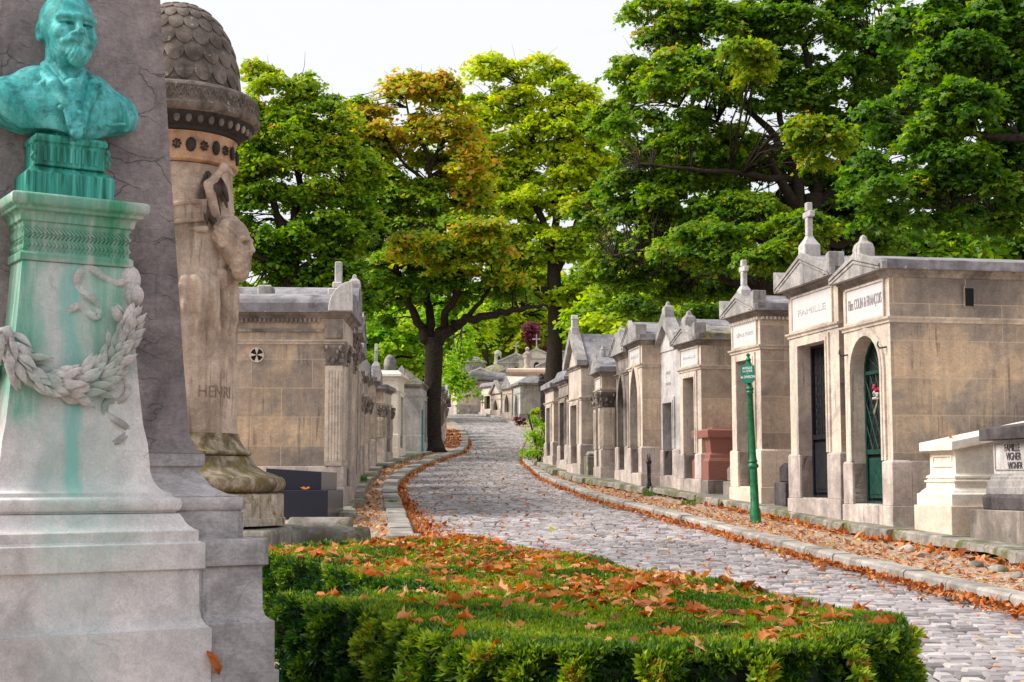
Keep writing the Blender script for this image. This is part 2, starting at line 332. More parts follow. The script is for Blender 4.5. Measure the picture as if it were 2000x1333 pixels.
def gravelmat():
    m,nt=newmat('gravel_verge'); N=NT(nt); geo=N.n('ShaderNodeNewGeometry').outputs['Position']
    v=N.n('ShaderNodeTexVoronoi'); v.inputs['Scale'].default_value=38.; N.l(geo,v.inputs['Vector'])
    hs=N.n('ShaderNodeSeparateColor'); N.l(v.outputs['Color'],hs.inputs[0])
    col=N.ramp(hs.outputs[0],[(0.,(.2,.14,.1)),(.3,(.36,.26,.19)),(.65,(.48,.36,.27)),(.9,(.62,.52,.43)),(1.,(.4,.2,.1))])
    big=N.noise(geo,1.3,5,.6); col=N.mix(N.math('MULTIPLY',N.ramp(big,[(.45,0.),(.7,1.)]),.55),col,(.24,.15,.085))
    mo=N.noise(N.mapping(geo,loc=(3,1,1)),.8,5,.7); col=N.mix(N.math('MULTIPLY',N.ramp(mo,[(.6,0.),(.72,1.)]),.4),col,(.14,.15,.03))
    N.out(col,.95,v.outputs['Distance'],.6,.015); return m
M['gravel']=gravelmat()
def settmat():
    m,nt=newmat('granite_setts'); N=NT(nt); geo=N.n('ShaderNodeNewGeometry').outputs['Position']
    a=N.n('ShaderNodeAttribute'); a.attribute_name='rnd'
    col=N.ramp(a.outputs['Fac'],[(0.,(.18,.155,.155)),(.3,(.335,.298,.30)),(.7,(.46,.415,.415)),(1.,(.58,.525,.50))])
    n1=N.noise(geo,7.,5,.65); col=N.mix(.5,col,N.mix(1.,col,N.ramp(n1,[(.35,.62),(.62,1.25)]),'MULTIPLY'))
    n3=N.noise(N.mapping(geo,scale=(1.6,.5,1)),1.6,6,.7,.5); col=N.mix(N.math('MULTIPLY',N.ramp(n3,[(.52,0.),(.68,1.)]),.5),col,(.2,.165,.14))
    n2=N.noise(geo,.5,4,.6); col=N.mix(.5,col,N.mix(1.,col,N.ramp(n2,[(.35,.7),(.62,1.15)]),'MULTIPLY'))
    g=N.noise(geo,60.,3,.7); N.out(col,.6,N.math('ADD',g,n1),.5,.008,0,.35); return m
M['sett']=settmat()
M['joint']=simple('dark_earth_joints',(.05,.036,.028),.95,0,.4,20)
# ================================================================ GROUND, ROAD, KERBS
KR=np.array([(-20,9.),(4,5.7),(12.4,4.29),(13.96,4.02),(17.8,3.46),(21.5,2.99),(24.9,2.55),(30.3,1.62),(38.4,.8),(48.7,.34),(56,.42),(67.6,.78),(87.4,0.),(100,-1.2),(112,-2.75),(118,-4.2),(121,-6.2),(123,-9),(125,-16),(126,-30)])
KL=np.array([(-20,-1.),(17,-1.1),(19.66,-1.29),(25.6,-1.87),(31.8,-2.49),(36,-2.78),(41.1,-2.87),(46,-2.75),(50.4,-2.4),(54.8,-1.86),(60,-1.8),(67.6,-2.01),(79.8,-2.66),(91,-3.67),(98,-5.2),(104,-8.5),(107,-14),(108,-30)])
def smooth_curve(K):
    y=np.arange(K[0,0],K[-1,0],.25); x=np.interp(y,K[:,0],K[:,1]); k=np.hanning(15); k/=k.sum()
    x2=np.convolve(np.pad(x,7,mode='edge'),k,'valid'); return y,x2
_yr,_xr=smooth_curve(KR); _yl,_xl=smooth_curve(KL)
def XR(y): return np.interp(y,_yr,_xr)
def XL(y): return np.interp(y,_yl,_xl)
KH=.15
def strip(ys,xa,xb,zoff,n=6,bump=.0):
    V=[];Fc=[]
    for i,y in enumerate(ys):
        for j in range(n+1):
            x=xa(y)+(xb(y)-xa(y))*j/n
            V.append((x,y,G(y)+zoff+(random.uniform(-bump,bump) if 0<j<n else 0)))
    for i in range(len(ys)-1):
        for j in range(n): a=i*(n+1)+j; Fc.append((a,a+1,a+n+2,a+n+1))
    return V,Fc
mb=MB()
# one sheet for the land, out to the horizon
xs=[-400,-200,-100,-50,-25,-12,-6,0,6,12,25,50,100,200,400]; ysg=list(range(-58,400,4))
V=[(x,y,G(y)-.25) for y in ysg for x in xs]; n=len(xs)
mb.add(V,[(i*n+j,i*n+j+1,(i+1)*n+j+1,(i+1)*n+j) for i in range(len(ysg)-1) for j in range(n-1)])
tag(mb.build('ground',M['gravel'],smooth='all'),kind='structure')
ys=list(np.arange(-10,123.5,.75))
mb=MB(); mb.add(*strip(ys,lambda y:float(XL(y))-.1,lambda y:float(XR(y))+.1,-.022,8)); tag(mb.build('road_bed',M['joint'],smooth='all'),kind='structure')
mb=MB(); mb.add(*strip(list(np.arange(-10,124,.5)),lambda y:float(XR(y))+.2,lambda y:float(XR(y))+40,.11,60,.008)); tag(mb.build('verge',M['gravel'],smooth='all'),kind='structure')
mb=MB(); mb.add(*strip(list(np.arange(-10,107,.5)),lambda y:float(XL(y))-40,lambda y:float(XL(y))-.2,.11,60,.008)); tag(mb.build('verge',M['gravel'],smooth='all'),kind='structure')
# setts
def setts():
    rows=[];y=4.
    V=[];A=[]
    while y<122.5:
        p=(.165 if y<30 else .18 if y<60 else .26)*random.uniform(.9,1.1)
        xl=float(XL(y))-.02; xr=float(XR(y))+.02
        if y<17: xl=max(xl,-1.0 if y>9 else -1.0)
        x=xl+random.uniform(-.1,0)
        ph=random.uniform(0,6)
        while x<xr:
            w=random.uniform(.115,.20)*(1 if y<60 else 1.4)
            x1=min(x+w,xr+.02); x0=max(x,xl)
            if x1-x0>.05:
                rows.append((x0,x1,y,y+p,ph))
            x+=w
        y+=p
    a=np.array(rows); n=len(a); r=lambda s:rng.uniform(-s,s,n)
    g=.009; gy=.013; x0=a[:,0]+g+r(.006); x1=a[:,1]-g+r(.006); y0=a[:,2]+gy+r(.008); y1=a[:,3]-gy+r(.008)
    xm=(x0+x1)/2; ym=(y0+y1)/2
    hw=(XR(ym)-XL(ym))/2; xc=(XR(ym)+XL(ym))/2
    yw=.03*np.sin(xm*1.3+a[:,4]*.15)
    y0=y0+yw; y1=y1+yw
    z=GA(ym)+.05*np.clip(1-((xm-xc)/hw)**2,0,1)+r(.004)+.010*np.sin(xm*2.1+ym*.7)+.012*np.sin(ym*1.9+xm)
    sl=(GA(ym+.5)-GA(ym-.5))
    P=np.zeros((n,8,3)); i=.012
    for k,(xx,yy,zz) in enumerate([(x0,y0,-.03),(x1,y0,-.03),(x1,y1,-.03),(x0,y1,-.03),(x0+i,y0+i,0),(x1-i,y0+i,0),(x1-i,y1-i,0),(x0+i,y1-i,0)]):
        P[:,k,0]=xx; P[:,k,1]=yy; P[:,k,2]=z+zz+sl*(yy-ym)+(r(.004) if zz==0 else 0)
    base=np.arange(n)[:,None]*8
    Q=[(4,5,6,7),(0,1,5,4),(1,2,6,5),(2,3,7,6),(3,0,4,7)]
    FI=np.concatenate([base+np.array(q)[None,:] for q in Q],1).reshape(n,5,4).reshape(-1,4)
    rnd=np.repeat(np.clip(rng.normal(.5,.27,n),0,1),5)
    me=fast_mesh('road',P.reshape(-1,3),4,n*5,FI,rnd,True)
    me.set_sharp_from_angle(angle=R(55))
    tag(link('road',me,M['sett']),kind='structure')
setts()
def kerb(fx,sgn,y0,y1,wid,name='kerb'):
    mb=MB(); y=y0
    while y<y1:
        L=random.uniform(.85,1.25); a,b=y+.008,y+L-.008; n=3
        h=KH+random.uniform(-.008,.008); w=wid+random.uniform(-.01,.01); jx=random.uniform(-.012,.012); dz=random.uniform(-.006,.006)
        vs=[]
        for k in range(n+1):
            yy=a+(b-a)*k/n; x=float(fx(yy))+jx; z=G(yy)
            e=.025
            for q,(ox,oz) in enumerate([(0,-.1),(0,h-e),(e,h),(w-.01,h+dz),(w,h-.02),(w,-.1)]): vs.append((x+sgn*ox,yy,z+oz))
        fs=[]
        for k in range(n):
            for j in range(5):
                q=(k*6+j,k*6+j+1,(k+1)*6+j+1,(k+1)*6+j); fs.append(q if sgn<0 else q[::-1])
        fs.append(tuple(range(6))); fs.append(tuple(n*6+j for j in range(5,-1,-1)))
        mb.add(vs,fs); y+=L
    tag(mb.build(name,M['kerb']),kind='structure')
kerb(XR,1,1.5,122,.24); kerb(XL,-1,19.8,106,.34)
# squared kerb end stone
mb=MB(); z=G(19.5); mb.box(-1.66,-1.22,19.3,19.78,z-.1,z+KH+.004); tag(mb.build('kerb',M['kerb'],bevel=.015),kind='structure')
# ================================================================ dry leaves as litter
def litter(name,pts,size,mat,label,curl=1.,flat=.35,hz=.012,group=None):
    """pts (n,3) ground points; curled 2x2-quad leaves"""
    n=len(pts); T=np.array([(-.5,-.12),(-.28,-.3),(.1,-.42),(-.45,.0),(0,0),(.4,0),(-.28,.3),(.1,.42),(.75,.0)])
    T=np.array([(-.55,-.1),(0,-.5),(.45,-.28),(-.6,0),(0,0),(.75,0),(-.55,.1),(0,.5),(.45,.28)])
    s=size*rng.uniform(.6,1.3,n); asp=rng.uniform(.45,1.,n); cu=rng.normal(0,1.1,n)*curl; cv=rng.normal(0,.9,n)*curl
    x=T[None,:,0]*s[:,None]; y=T[None,:,1]*(s*asp)[:,None]
    x=x+rng.normal(0,.07,(n,9))*s[:,None]; y=y+rng.normal(0,.07,(n,9))*s[:,None]
    z=(cu[:,None]*y*y+cv[:,None]*x*x*.6)/s[:,None]+rng.normal(0,.05,(n,9))*s[:,None]
    P=np.stack([x,y,z],2)
    a=rng.uniform(0,2*PI,n); b=rng.normal(0,flat,n); c=rng.normal(0,flat,n)
    ca,sa,cb,sb,cc,sc_=np.cos(a),np.sin(a),np.cos(b),np.sin(b),np.cos(c),np.sin(c)
    Y=P[:,:,1]*cb[:,None]-P[:,:,2]*sb[:,None]; Z=P[:,:,1]*sb[:,None]+P[:,:,2]*cb[:,None]; X=P[:,:,0]
    X2=X*cc[:,None]+Z*sc_[:,None]; Z2=-X*sc_[:,None]+Z*cc[:,None]
    X3=X2*ca[:,None]-Y*sa[:,None]; Y3=X2*sa[:,None]+Y*ca[:,None]
    P=np.stack([X3,Y3,Z2],2); P[:,:,2]-=P[:,:,2].min(1)[:,None]*.8
    P+=pts[:,None,:]; P[:,:,2]+=hz*.3
    Q=np.array([(0,1,4,3),(1,2,5,4),(3,4,7,6),(4,5,8,7)])
    FI=(np.arange(n)[:,None,None]*9+Q[None]).reshape(-1,4)
    me=fast_mesh(name,P.reshape(-1,3),4,n*4,FI,np.repeat(rng.uniform(0,1,n),4),True)
    return tag(link(name,me,mat),label,'leaf litter',group,'stuff')
def crown(x,y):
    hw=(XR(y)-XL(y))/2; xc=(XR(y)+XL(y))/2; return GA(y)+.05*np.clip(1-((x-xc)/hw)**2,0,1)+.008
# right gutter: dense band
n=5200; y=9+60*rng.uniform(0,1,n)**1.8; wob=.7+.5*np.sin(y*1.7)*np.sin(y*.6+1)+.25*np.sin(y*5.1)
o=np.abs(rng.normal(0,.15,n))*np.clip(wob,.15,2)*np.interp(y,[10,20,35,60],[1.2,.8,.4,.25])*rng.uniform(0,1.3,n)
x=XR(y)-.02-o; z=crown(x,y)+np.clip(.045-o*.2,0,.1)*rng.uniform(0,1,n)
litter('leaf_litter',np.stack([x,y,z],1),.052,M['dry'],'band of orange dry leaves along the foot of the right kerb',1.,.55)
n=2500; y=17+50*rng.uniform(0,1,n)**1.6; o=np.abs(rng.normal(0,.16,n))*np.interp(y,[17,24,35,60],[2.6,1.3,.5,.35]); x=XL(y)+.02+o; z=crown(x,y)+np.clip(.05-o*.2,0,.1)*rng.uniform(0,1,n)
litter('leaf_litter',np.stack([x,y,z],1),.058,M['dry'],'orange dry leaves gathered along the left kerb of the road',1.,.55)
n=800; y=7+55*rng.uniform(0,1,n)**1.3; t=rng.uniform(0,1,n); x=XL(y)+(XR(y)-XL(y))*t; z=crown(x,y)+.012
litter('leaf_litter',np.stack([x,y,z],1),.072,M['drylight'],'single dry leaves scattered over the paved road',1.,.25)
n=3900; y=9+40*rng.uniform(0,1,n)**1.4; o=rng.uniform(0,1,n)**1.0*(1.9-.02*y); x=XR(y)+.26+o*rng.uniform(.3,1,n); z=GA(y)+.12
litter('leaf_litter',np.stack([x,y,z],1),.055,M['drylight'],'small dry leaves strewn over the right gravel verge',.8,.3)
n=520; y=11+16*rng.uniform(0,1,n); x=XR(y)+1.2+np.abs(rng.normal(0,.2,n)); z=GA(y)+.125
litter('leaf_litter',np.stack([x,y,z],1),.085,M['dry'],'larger orange leaves collected against the stone edging on the right',.9,.5)
n=2200; y=16.5+34*rng.uniform(0,1,n)**1.4; x=XL(y)-.38-rng.uniform(0,1.25,n); z=GA(y)+.12
litter('leaf_litter',np.stack([x,y,z],1),.07,M['drylight'],'dry leaves covering the left gravel verge',.9,.35)
n=700; y=57+20*rng.uniform(0,1,n); x=XL(y)-.3-rng.uniform(0,.9,n); z=GA(y)+.12
litter('leaf_litter',np.stack([x,y,z],1),.1,M['dry'],'brown leaves on the verge in the bend beyond the tree',.9,.35)
# ================================================================ stone edging that carries the right-hand tombs
ROWR=np.array([(10,6.55),(15,5.72),(17.5,5.4),(19.4,5.0),(23.2,4.55),(26.1,4.05),(28.5,3.66),(31,2.95),(34.6,1.95),(38.7,1.5),(43.6,1.05),(47,.95)])
def XROW(y): return float(np.interp(y,ROWR[:,0],ROWR[:,1]))
ROWL=np.array([(18,-2.3),(25,-2.92),(30,-3.32),(35,-3.62),(40,-3.9),(44,-4.0),(48,-3.8),(53,-3.2),(57,-3.0)])
def XROWL(y): return float(np.interp(y,ROWL[:,0],ROWL[:,1]))
def edging(fx,sgn,y0,y1,out,top=.25,th=.17,y_skip=()):
    mb=MB(); y=y0; i=0
    while y<y1:
        L=random.uniform(1.1,1.9); a,b=y+.012,min(y+L,y1)-.012
        o=out+random.uniform(-.08,.08); t=th+random.uniform(-.02,.02); tp=top+random.uniform(-.012,.004)
        za,zb=G(a),G(b); xa,xb=fx(a),fx(b); m=(a+b)/2
        nn=6; vs=[]
        for k in range(nn+1):
            yy=a+(b-a)*k/nn; x=fx(yy)-sgn*(o+random.uniform(-.012,.012)); z=G(yy)
            vs+=[(x,yy,z+tp-t+random.uniform(-.02,.02)),(x+sgn*.01,yy,z+tp-.02),(x+sgn*.035,yy,z+tp),(fx(yy)+sgn*.6,yy,z+tp),(fx(yy)+sgn*.6,yy,z+tp-t),(x+sgn*.3,yy,z+tp-t)]
        fs=[]
        for k in range(nn):
            for j in range(6):
                q=(k*6+j,k*6+(j+1)%6,(k+1)*6+(j+1)%6,(k+1)*6+j); fs.append(q if sgn<0 else q[::-1])
        fs+= [tuple(range(6)),tuple(nn*6+j for j in range(5,-1,-1))]
        mb.add(vs,fs); y+=L
    tag(mb.build('stone_edging',M['slab']),kind='structure')
edging(XROW,1,11.,46.5,.33,.265,.115)
edging(XROWL,-1,23.2,53,.28,.22,.16)
# foundation bank behind the edging stones
for fx,sg,a,b in ((XROW,1,10,47),(XROWL,-1,17,58)):
    mb=MB(); yy=list(np.arange(a,b,1.))
    mb.add(*strip(yy,(lambda y:fx(y)+sg*.55) if sg>0 else (lambda y:fx(y)-8),(lambda y:fx(y)+8) if sg>0 else (lambda y:fx(y)+sg*.55),.2,4))
    tag(mb.build('terrace',M['gravel']),kind='structure')
# rubble under the edging on the right
def rock(loc,s,label,mat='slab'):
    mb=MB(); mb.ell((0,0,0),(s[0],s[1],s[2]),9,6)
    mb.v=[(x*random.uniform(.86,1.12),y*random.uniform(.86,1.12),z*random.uniform(.86,1.12)) for x,y,z in mb.v]
    o=mb.build('rubble_stone',M[mat],smooth=True); o.location=loc; o.rotation_euler=(random.uniform(-.3,.3),random.uniform(-.3,.3),random.uniform(0,3)); return tag(o,label,'stone','rubble stones under the edging slabs')
for (u,v,s,l,mt) in [(1772,1071,.15,'largest rounded stone under the edge of the slab right of the green door','pinkstone'),(1738,1068,.07,'small stone left of the largest one under the slab','slab'),(1803,1080,.11,'tan jagged stone right of the largest rounded one','column'),(1835,1086,.09,'stone wedged under the joint of the two edging slabs','slab'),(1905,1100,.12,'grey flat stone half buried under the dark front slab','rollkerb'),(1948,1108,.13,'dark rubble stone at the right under the blackened slab','slab'),(1872,1098,.06,'small brown stone under the dark front slab','column'),(1985,1120,.10,'grey stone at the right border under the blackened slab','slab')]:
    x,y=onG(u,v,.15); rock((x,y,G(y)+.12),(s*.85,s*.6,s*.42),l,mt)
# ================================================================ TOMBS
def text_mesh(txt,size,depth=.004,align='CENTER',sx=1.):
    cu=bpy.data.curves.new('lettering','FONT'); cu.body=txt; cu.size=size; cu.extrude=depth; cu.align_x=align; cu.align_y='CENTER'; cu.space_line=.9
    o=bpy.data.objects.new('lettering_tmp',cu); C.objects.link(o)
    dg=bpy.context.evaluated_depsgraph_get(); me=bpy.data.meshes.new_from_object(o.evaluated_get(dg)); bpy.data.objects.remove(o)
    me.materials.clear()
    co=np.zeros(len(me.vertices)*3); me.vertices.foreach_get('co',co); co=co.reshape(-1,3)
    co=np.stack([co[:,0]*sx,-co[:,2],co[:,1]],1)   # stands in x,z and faces -y
    me.vertices.foreach_set('co',co.ravel()); me.update(); return me
def lettering(txt,size,mat,parent,x,y,z,sx=1.,name='lettering',fit=None):
    me=text_mesh(txt,size,sx=sx); co=np.zeros(len(me.vertices)*3); me.vertices.foreach_get('co',co); co=co.reshape(-1,3)
    if fit: co[:,0]*=fit/(co[:,0].max()-co[:,0].min()+1e-6)
    co=co-np.array([(co[:,0].max()+co[:,0].min())/2 if fit else 0,0,(co[:,2].max()+co[:,2].min())/2 if fit else 0])+np.array([x,y,z])
    me.vertices.foreach_set('co',co.ravel()); me.update(); o=link(name,me,mat,parent); return o
def arch_pts(x0,x1,z0,zs,kind,n=12):
    """door outline going up from (x0,z0) to (x1,z0)"""
    c=(x0+x1)/2; r=(x1-x0)/2
    if kind=='flat': return [(x0,z0),(x0,zs),(x1,zs),(x1,z0)]
    if kind=='round': return [(x0,z0)]+[(c-r*math.cos(PI*i/n),zs+r*math.sin(PI*i/n)) for i in range(n+1)]+[(x1,z0)]
    if kind=='gothic':
        Rr=2*r*1.25; cx=x0+Rr; a1=math.acos((Rr-r)/Rr); pts=[(x0,z0)]
        for i in range(n//2+1): a=a1*i/(n//2); pts.append((cx-Rr*math.cos(a),zs+Rr*math.sin(a)))
        cx=x1-Rr
        for i in range(n//2-1,-1,-1): a=a1*i/(n//2); pts.append((cx+Rr*math.cos(a),zs+Rr*math.sin(a)))
        return pts+[(x1,z0)]
def surround(mb,x0,x1,z0,zs,kind,w,y0,y1):
    inn=arch_pts(x0,x1,z0,zs,kind); out=arch_pts(x0-w,x1+w,z0,zs+(w if kind=='flat' else 0),kind)
    n=len(inn); vs=[(x,y0,z) for x,z in inn]+[(x,y0,z) for x,z in out]+[(x,y1,z) for x,z in inn]+[(x,y1,z) for x,z in out]
    fs=[]
    for i in range(n-1):
        fs.append((i,i+1,n+i+1,n+i)); fs.append((n+i,n+i+1,3*n+i+1,3*n+i)); fs.append((i+1,i,2*n+i,2*n+i+1))
    fs+=[(0,n,3*n,2*n),(n-1,3*n-1,4*n-1,2*n-1)]
    mb.add(vs,fs)
def cross(mb,x,y,z,h,w=None,t=.07,axis='x'):
    w=w or h*.55; zc=z+h*.64
    mb.box(x-t/2,x+t/2,y-t/2,y+t/2,z,zc-t/2); mb.box(x-t/2,x+t/2,y-t/2,y+t/2,zc+t/2,z+h)
    if axis=='x': mb.box(x-w/2,x+w/2,y-t/2+.002,y+t/2-.002,zc-t/2,zc+t/2)
    else: mb.box(x-t/2+.002,x+t/2-.002,y-w/2,y+w/2,zc-t/2,zc+t/2)
def door_obj(t,x0,x1,z0,zs,kind,y,mat,style,backmat='dark'):
    mb=MB(); pts=arch_pts(x0,x1,z0,zs,kind); top=max(p[1] for p in pts)
    mb.prism_xz(pts[::-1] if False else [(x,z) for x,z in pts][::-1],y+.03,y+.05)
    w=x1-x0; d=MB(); b=.045
    surround(d,x0+b,x1-b,z0+b,zs-(b if kind=='flat' else 0),kind,b-.002,y-.02,y+.028)
    d.box(x0+b,x1-b,y-.02,y+.028,z0+.012,z0+b)
    zl=z0+(zs-z0)*.40
    d.box(x0+b,x1-b,y-.022,y+.028,zl-.04,zl+.03)
    if kind!='flat': d.box(x0+b,x1-b,y-.02,y+.026,zs-.03,zs+.02)
    # lower panel
    d.box(x0+b*2,x1-b*2,y-.008,y+.028,z0+b*2,zl-.09); d.box(x0+b*3.2,x1-b*3.2,y-.022,y-.008,z0+b*3.2,zl-.15)
    if style=='lattice':
        n=9; zz0,zz1=zl+.03,zs-.04; H=zz1-zz0; W=w-2*b
        for s in (1,-1):
            for i in range(-n,n+1):
                # diagonal bars clipped to the opening
                xa=x0+b+i*W/5; pts2=[]
                xs0=xa; xs1=xa+s*H*.55
                lo,hi=x0+b,x1-b
                def zx(x): return zz0+(x-xa)/(s*.55)
                xa2=min(max(min(xs0,xs1),lo),hi); xb2=min(max(max(xs0,xs1),lo),hi)
                if xb2-xa2<.02: continue
                d.tube([(xa2,y-.005+.012*s*.5,zx(xa2)),(xb2,y-.005+.012*s*.5,zx(xb2))],.008,4)
    else:
        zz0,zz1=zl+.03,(zs-.05)
        for i in range(1,6):
            xx=x0+b+(w-2*b)*i/6; d.tube([(xx,y,zz0),(xx,y,zz1)],.008,4)
        k=int((zz1-zz0)/.16)
        for j in range(k):
            zc=zz0+.08+j*(zz1-zz0)/k
            for i in range(3):
                xx=x0+b+(w-2*b)*(i+.5)/3
                d.tube([(xx+.05*math.cos(a),y-.006,zc+.055*math.sin(a)) for a in np.linspace(0,2*PI*.8,7)],.007,4)
    if kind!='flat':
        c=(x0+x1)/2; r=w/2-b
        for i in range(1,6):
            a=PI*i/6; d.tube([(c,y,zs+.02),(c+r*.92*math.cos(a),y,zs+r*.9*math.sin(a))],.009,4)
        d.lathe([(.0,-.01),(.05,-.01),(.05,.01),(0,.01)],8)
    do=d.build('door',M[mat],t)
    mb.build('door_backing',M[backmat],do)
    h=MB(); h.ell((x1-b*.6,y-.035,zl+.01),(.02,.02,.02),8,5); h.build('handle',M[mat],do,True)
    return do
def tomb(label,u,v,side,W,D,H,ang,st='pediment',wall='tan_blocks',face=None,plinth='pinkstone',roof='roof',door='flat',doormat='blackdoor',dstyle='scroll',
         ph=.95,bh=.30,frieze=.42,plaque=True,ptxt=None,psize=.11,pmat='letter',finial=None,acro=False,pedh=.42,eave=.14,fascia=.13,pilaster=False,dentil=False,
         group=None,pos=None,dz=0.,cat='tomb',name='family_tomb',gablez=None,detail=True,dw=.62,windows=None,surr=True,cornice=True,lowband=True):
    """street tomb: local x runs along the facade (left to right seen from the road), y into the tomb, z up; H = wall height to the eave"""
    if pos is None: X,Y=onG(u,v,.25)
    else: X,Y=pos
    zb=G(Y)+.235+dz
    f=np.array([math.sin(ang),math.cos(ang)])
    if side=='R': o=np.array([X,Y])+f*W; rz=math.atan2(-f[1],-f[0])
    else: o=np.array([X,Y]); rz=math.atan2(f[1],f[0])
    t=thing(name,label,cat,(o[0],o[1],zb),rz,group)
    face=face or wall; x0=W/2-dw*W/4-.0; dwid=W*dw; dx0=W/2-dwid/2-.0; dx1=W/2+dwid/2
    zf=H-frieze; ztop=H
    dtop=min(zf-.14,zf*.93) if door=='flat' else zf-.16-dwid/2*(1.0 if door=='round' else 1.6)
    rec=.26
    # front slab with the doorway cut through it
    if door:
        mb=MB(); dp=arch_pts(dx0,dx1,bh,dtop,door)
        outl=[(0,bh)]+dp+[(W,bh),(W,ztop),(0,ztop)]
        mb.prism_xz(outl,0,rec); fo=mb.build('facade',M[face],t); fo.data.materials.append(M[wall])
        for pl_ in fo.data.polygons:
            cx_=pl_.center.x
            if cx_<.001 or cx_>W-.001: pl_.material_index=1
        mb=MB(); mb.box(0,W,rec,D,bh,ztop)
    else: mb=MB(); mb.box(0,W,0,D,bh,ztop)
    wo=mb.build('wall',M[wall],t)
    if windows:   # small side opening towards the camera
        sx=W if side=='R' else 0; sg=1 if side=='R' else -1
        for (yy,zz,ww,hh) in windows:
            w2=MB(); w2.box(sx-.01*sg,sx+.006*sg,yy-ww/2,yy+ww/2,zz-hh/2,zz+hh/2) if sg>0 else w2.box(sx-.006,sx+.01,yy-ww/2,yy+ww/2,zz-hh/2,zz+hh/2)
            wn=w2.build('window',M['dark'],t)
            w3=MB(); xa,xb=(sx+.001,sx+.022) if sg>0 else (sx-.022,sx-.001)
            w3.box(xa,xb,yy-ww/2-.03,yy-ww/2,zz-hh/2-.03,zz+hh/2+.03); w3.box(xa,xb,yy+ww/2,yy+ww/2+.03,zz-hh/2-.03,zz+hh/2+.03)
            w3.box(xa,xb,yy-ww/2,yy+ww/2,zz+hh/2,zz+hh/2+.03); w3.build('frame',M[wall],wn)
    # plinth: base band then pier blocks either side of the door
    mb=MB(); e=.055; mb.box(-e,W+e,-e,D+e,-.45,bh)
    e=.04
    if door:
        for a,b in ((-e,dx0-.0),(dx1,W+e)):
            mb.stack(a,b,-e,rec-.012,[(0,bh),(0,ph-.03),(-.015,ph)])
        for a,b in ((-e,-.0),(W,W+e)): mb.box(a,b,rec-.012,D+e-.01,bh,ph-.008)
    else: mb.stack(0,W,0,D,[(e,bh),(e,ph-.03),(.02,ph)])
    mb.build('plinth',M[plinth],t,bevel=.008)
    if cornice:
        mb=MB(); z=zf; mb.stack(0,W,0,D,[(0,z-.05),(.02,z-.045),(.022,z-.02),(.05,z+.005),(.055,z+.03),(.0,z+.035)]); mb.build('string_course',M[face],t)
    if detail and cornice:
        mb=MB(); z=ztop; mb.stack(0,W,0,D,[(0,z-.10),(.02,z-.095),(.025,z-.06),(eave*.55,z-.02),(eave*.6,z+.0)]); mb.build('cornice',M['grime' if roof!='white' else face],t)
    if dentil:
        mb=MB(); k=int(D/.075)
        for i in range(k):
            yy=.02+i*.075
            if side=='R': mb.box(W+.001,W+.045,yy,yy+.042,ztop-.15,ztop-.1)
        for i in range(int(W/.075)): mb.box(.02+i*.075,.062+i*.075,-.045,-.001,ztop-.15,ztop-.1)
        mb.build('dentils',M[face],t)
    # roof
    mb=MB(); E=eave; z0=ztop+.0
    if st=='pediment':
        # roof slab: ridge runs back from the road, gable to the road
        sl=[( -E,z0),(W+E,z0),(W+E,z0+fascia),(W/2,z0+fascia+pedh),(-E,z0+fascia)]
        mb.prism_xz([(x,z) for x,z in sl][::-1],-E+.05,D+E)
        ro=mb.build('roof',M[roof],t,bevel=.006)
        p=MB(); p.prism_xz([(-E-.015,z0-.004),(W+E+.015,z0-.004),(W+E+.015,z0+fascia*.75),(W/2,z0+fascia+pedh+.035),(-E-.015,z0+fascia*.75)][::-1],-E-.03,-E+.049); 
        pd=p.build('pediment',M['grey'],t,bevel=.004)
        if detail:   # raised rake mouldings framing the tympanum
            q=MB()
            for s in (0,1):
                xa=(-E+.0) if s==0 else (W+E); xm=W/2
                za=z0+fascia*.55; zm=z0+fascia+pedh-.03
                for k,(off,pr) in enumerate(((0,.028),(-.05,.014))):
                    A=(xa+(0.05 if s==0 else -.05),za+off*.9); B=(xm,zm+off*1.1)
                    a2=(A[0],A[1]-.03); b2=(B[0],B[1]-.035)
                    poly=[A,a2,b2,B] if s==0 else [A,B,b2,a2]
                    q.prism_xz(poly[::-1],-E-.03-pr,-E-.03)
            q.build('moulding',M['grey'],pd)
        if acro:
            for s in (0,1):
                q=MB(); cx=(-E+.0) if s==0 else (W+E); n=8; r=.24
                pts=[(cx,z0+fascia*.4)]+[(cx+(1 if s==0 else -1)*(r*.95*(1-math.cos(PI/2*i/n)) ),z0+fascia*.7+.30*math.cos(PI/2*i/n)) for i in range(n+1)]
                pts=[(cx,z0+.02)]+[(cx+(1 if s==0 else -1)*r*math.sin(PI/2*i/n),z0+.08+.26*math.cos(PI/2*i/n)) for i in range(n+1)]+[(cx+(1 if s==0 else -1)*r,z0+.02)]
                q.prism_xz(pts if s==0 else pts[::-1],-E-.045,-E+.2); q.build('acroterion',M['grey'],t,bevel=.008)
        apex=z0+fascia+pedh
    elif st=='hip':
        mb.stack(0,W,0,D,[(E,z0),(E,z0+fascia),(E-.02,z0+fascia+.01)]); 
        zz=z0+fascia+.01; a=E-.02
        vs=[(-a,-a,zz),(W+a,-a,zz),(W+a,D+a,zz),(-a,D+a,zz),(W/2,W*.35,zz+pedh),(W/2,D-W*.35,zz+pedh)]
        mb.add(vs,[(0,1,4),(1,2,5,4),(2,3,5),(3,0,4,5),(3,2,1,0)]); ro=mb.build('roof',M[roof],t); apex=zz+pedh
    elif st=='steep':
        sl=[(-E,z0),(W+E,z0),(W+E,z0+.07),(W/2,z0+.07+pedh),(-E,z0+.07)]
        mb.prism_xz(sl[::-1],0.0,D+E); ro=mb.build('roof',M[roof],t)
        p=MB(); # raised gable coping
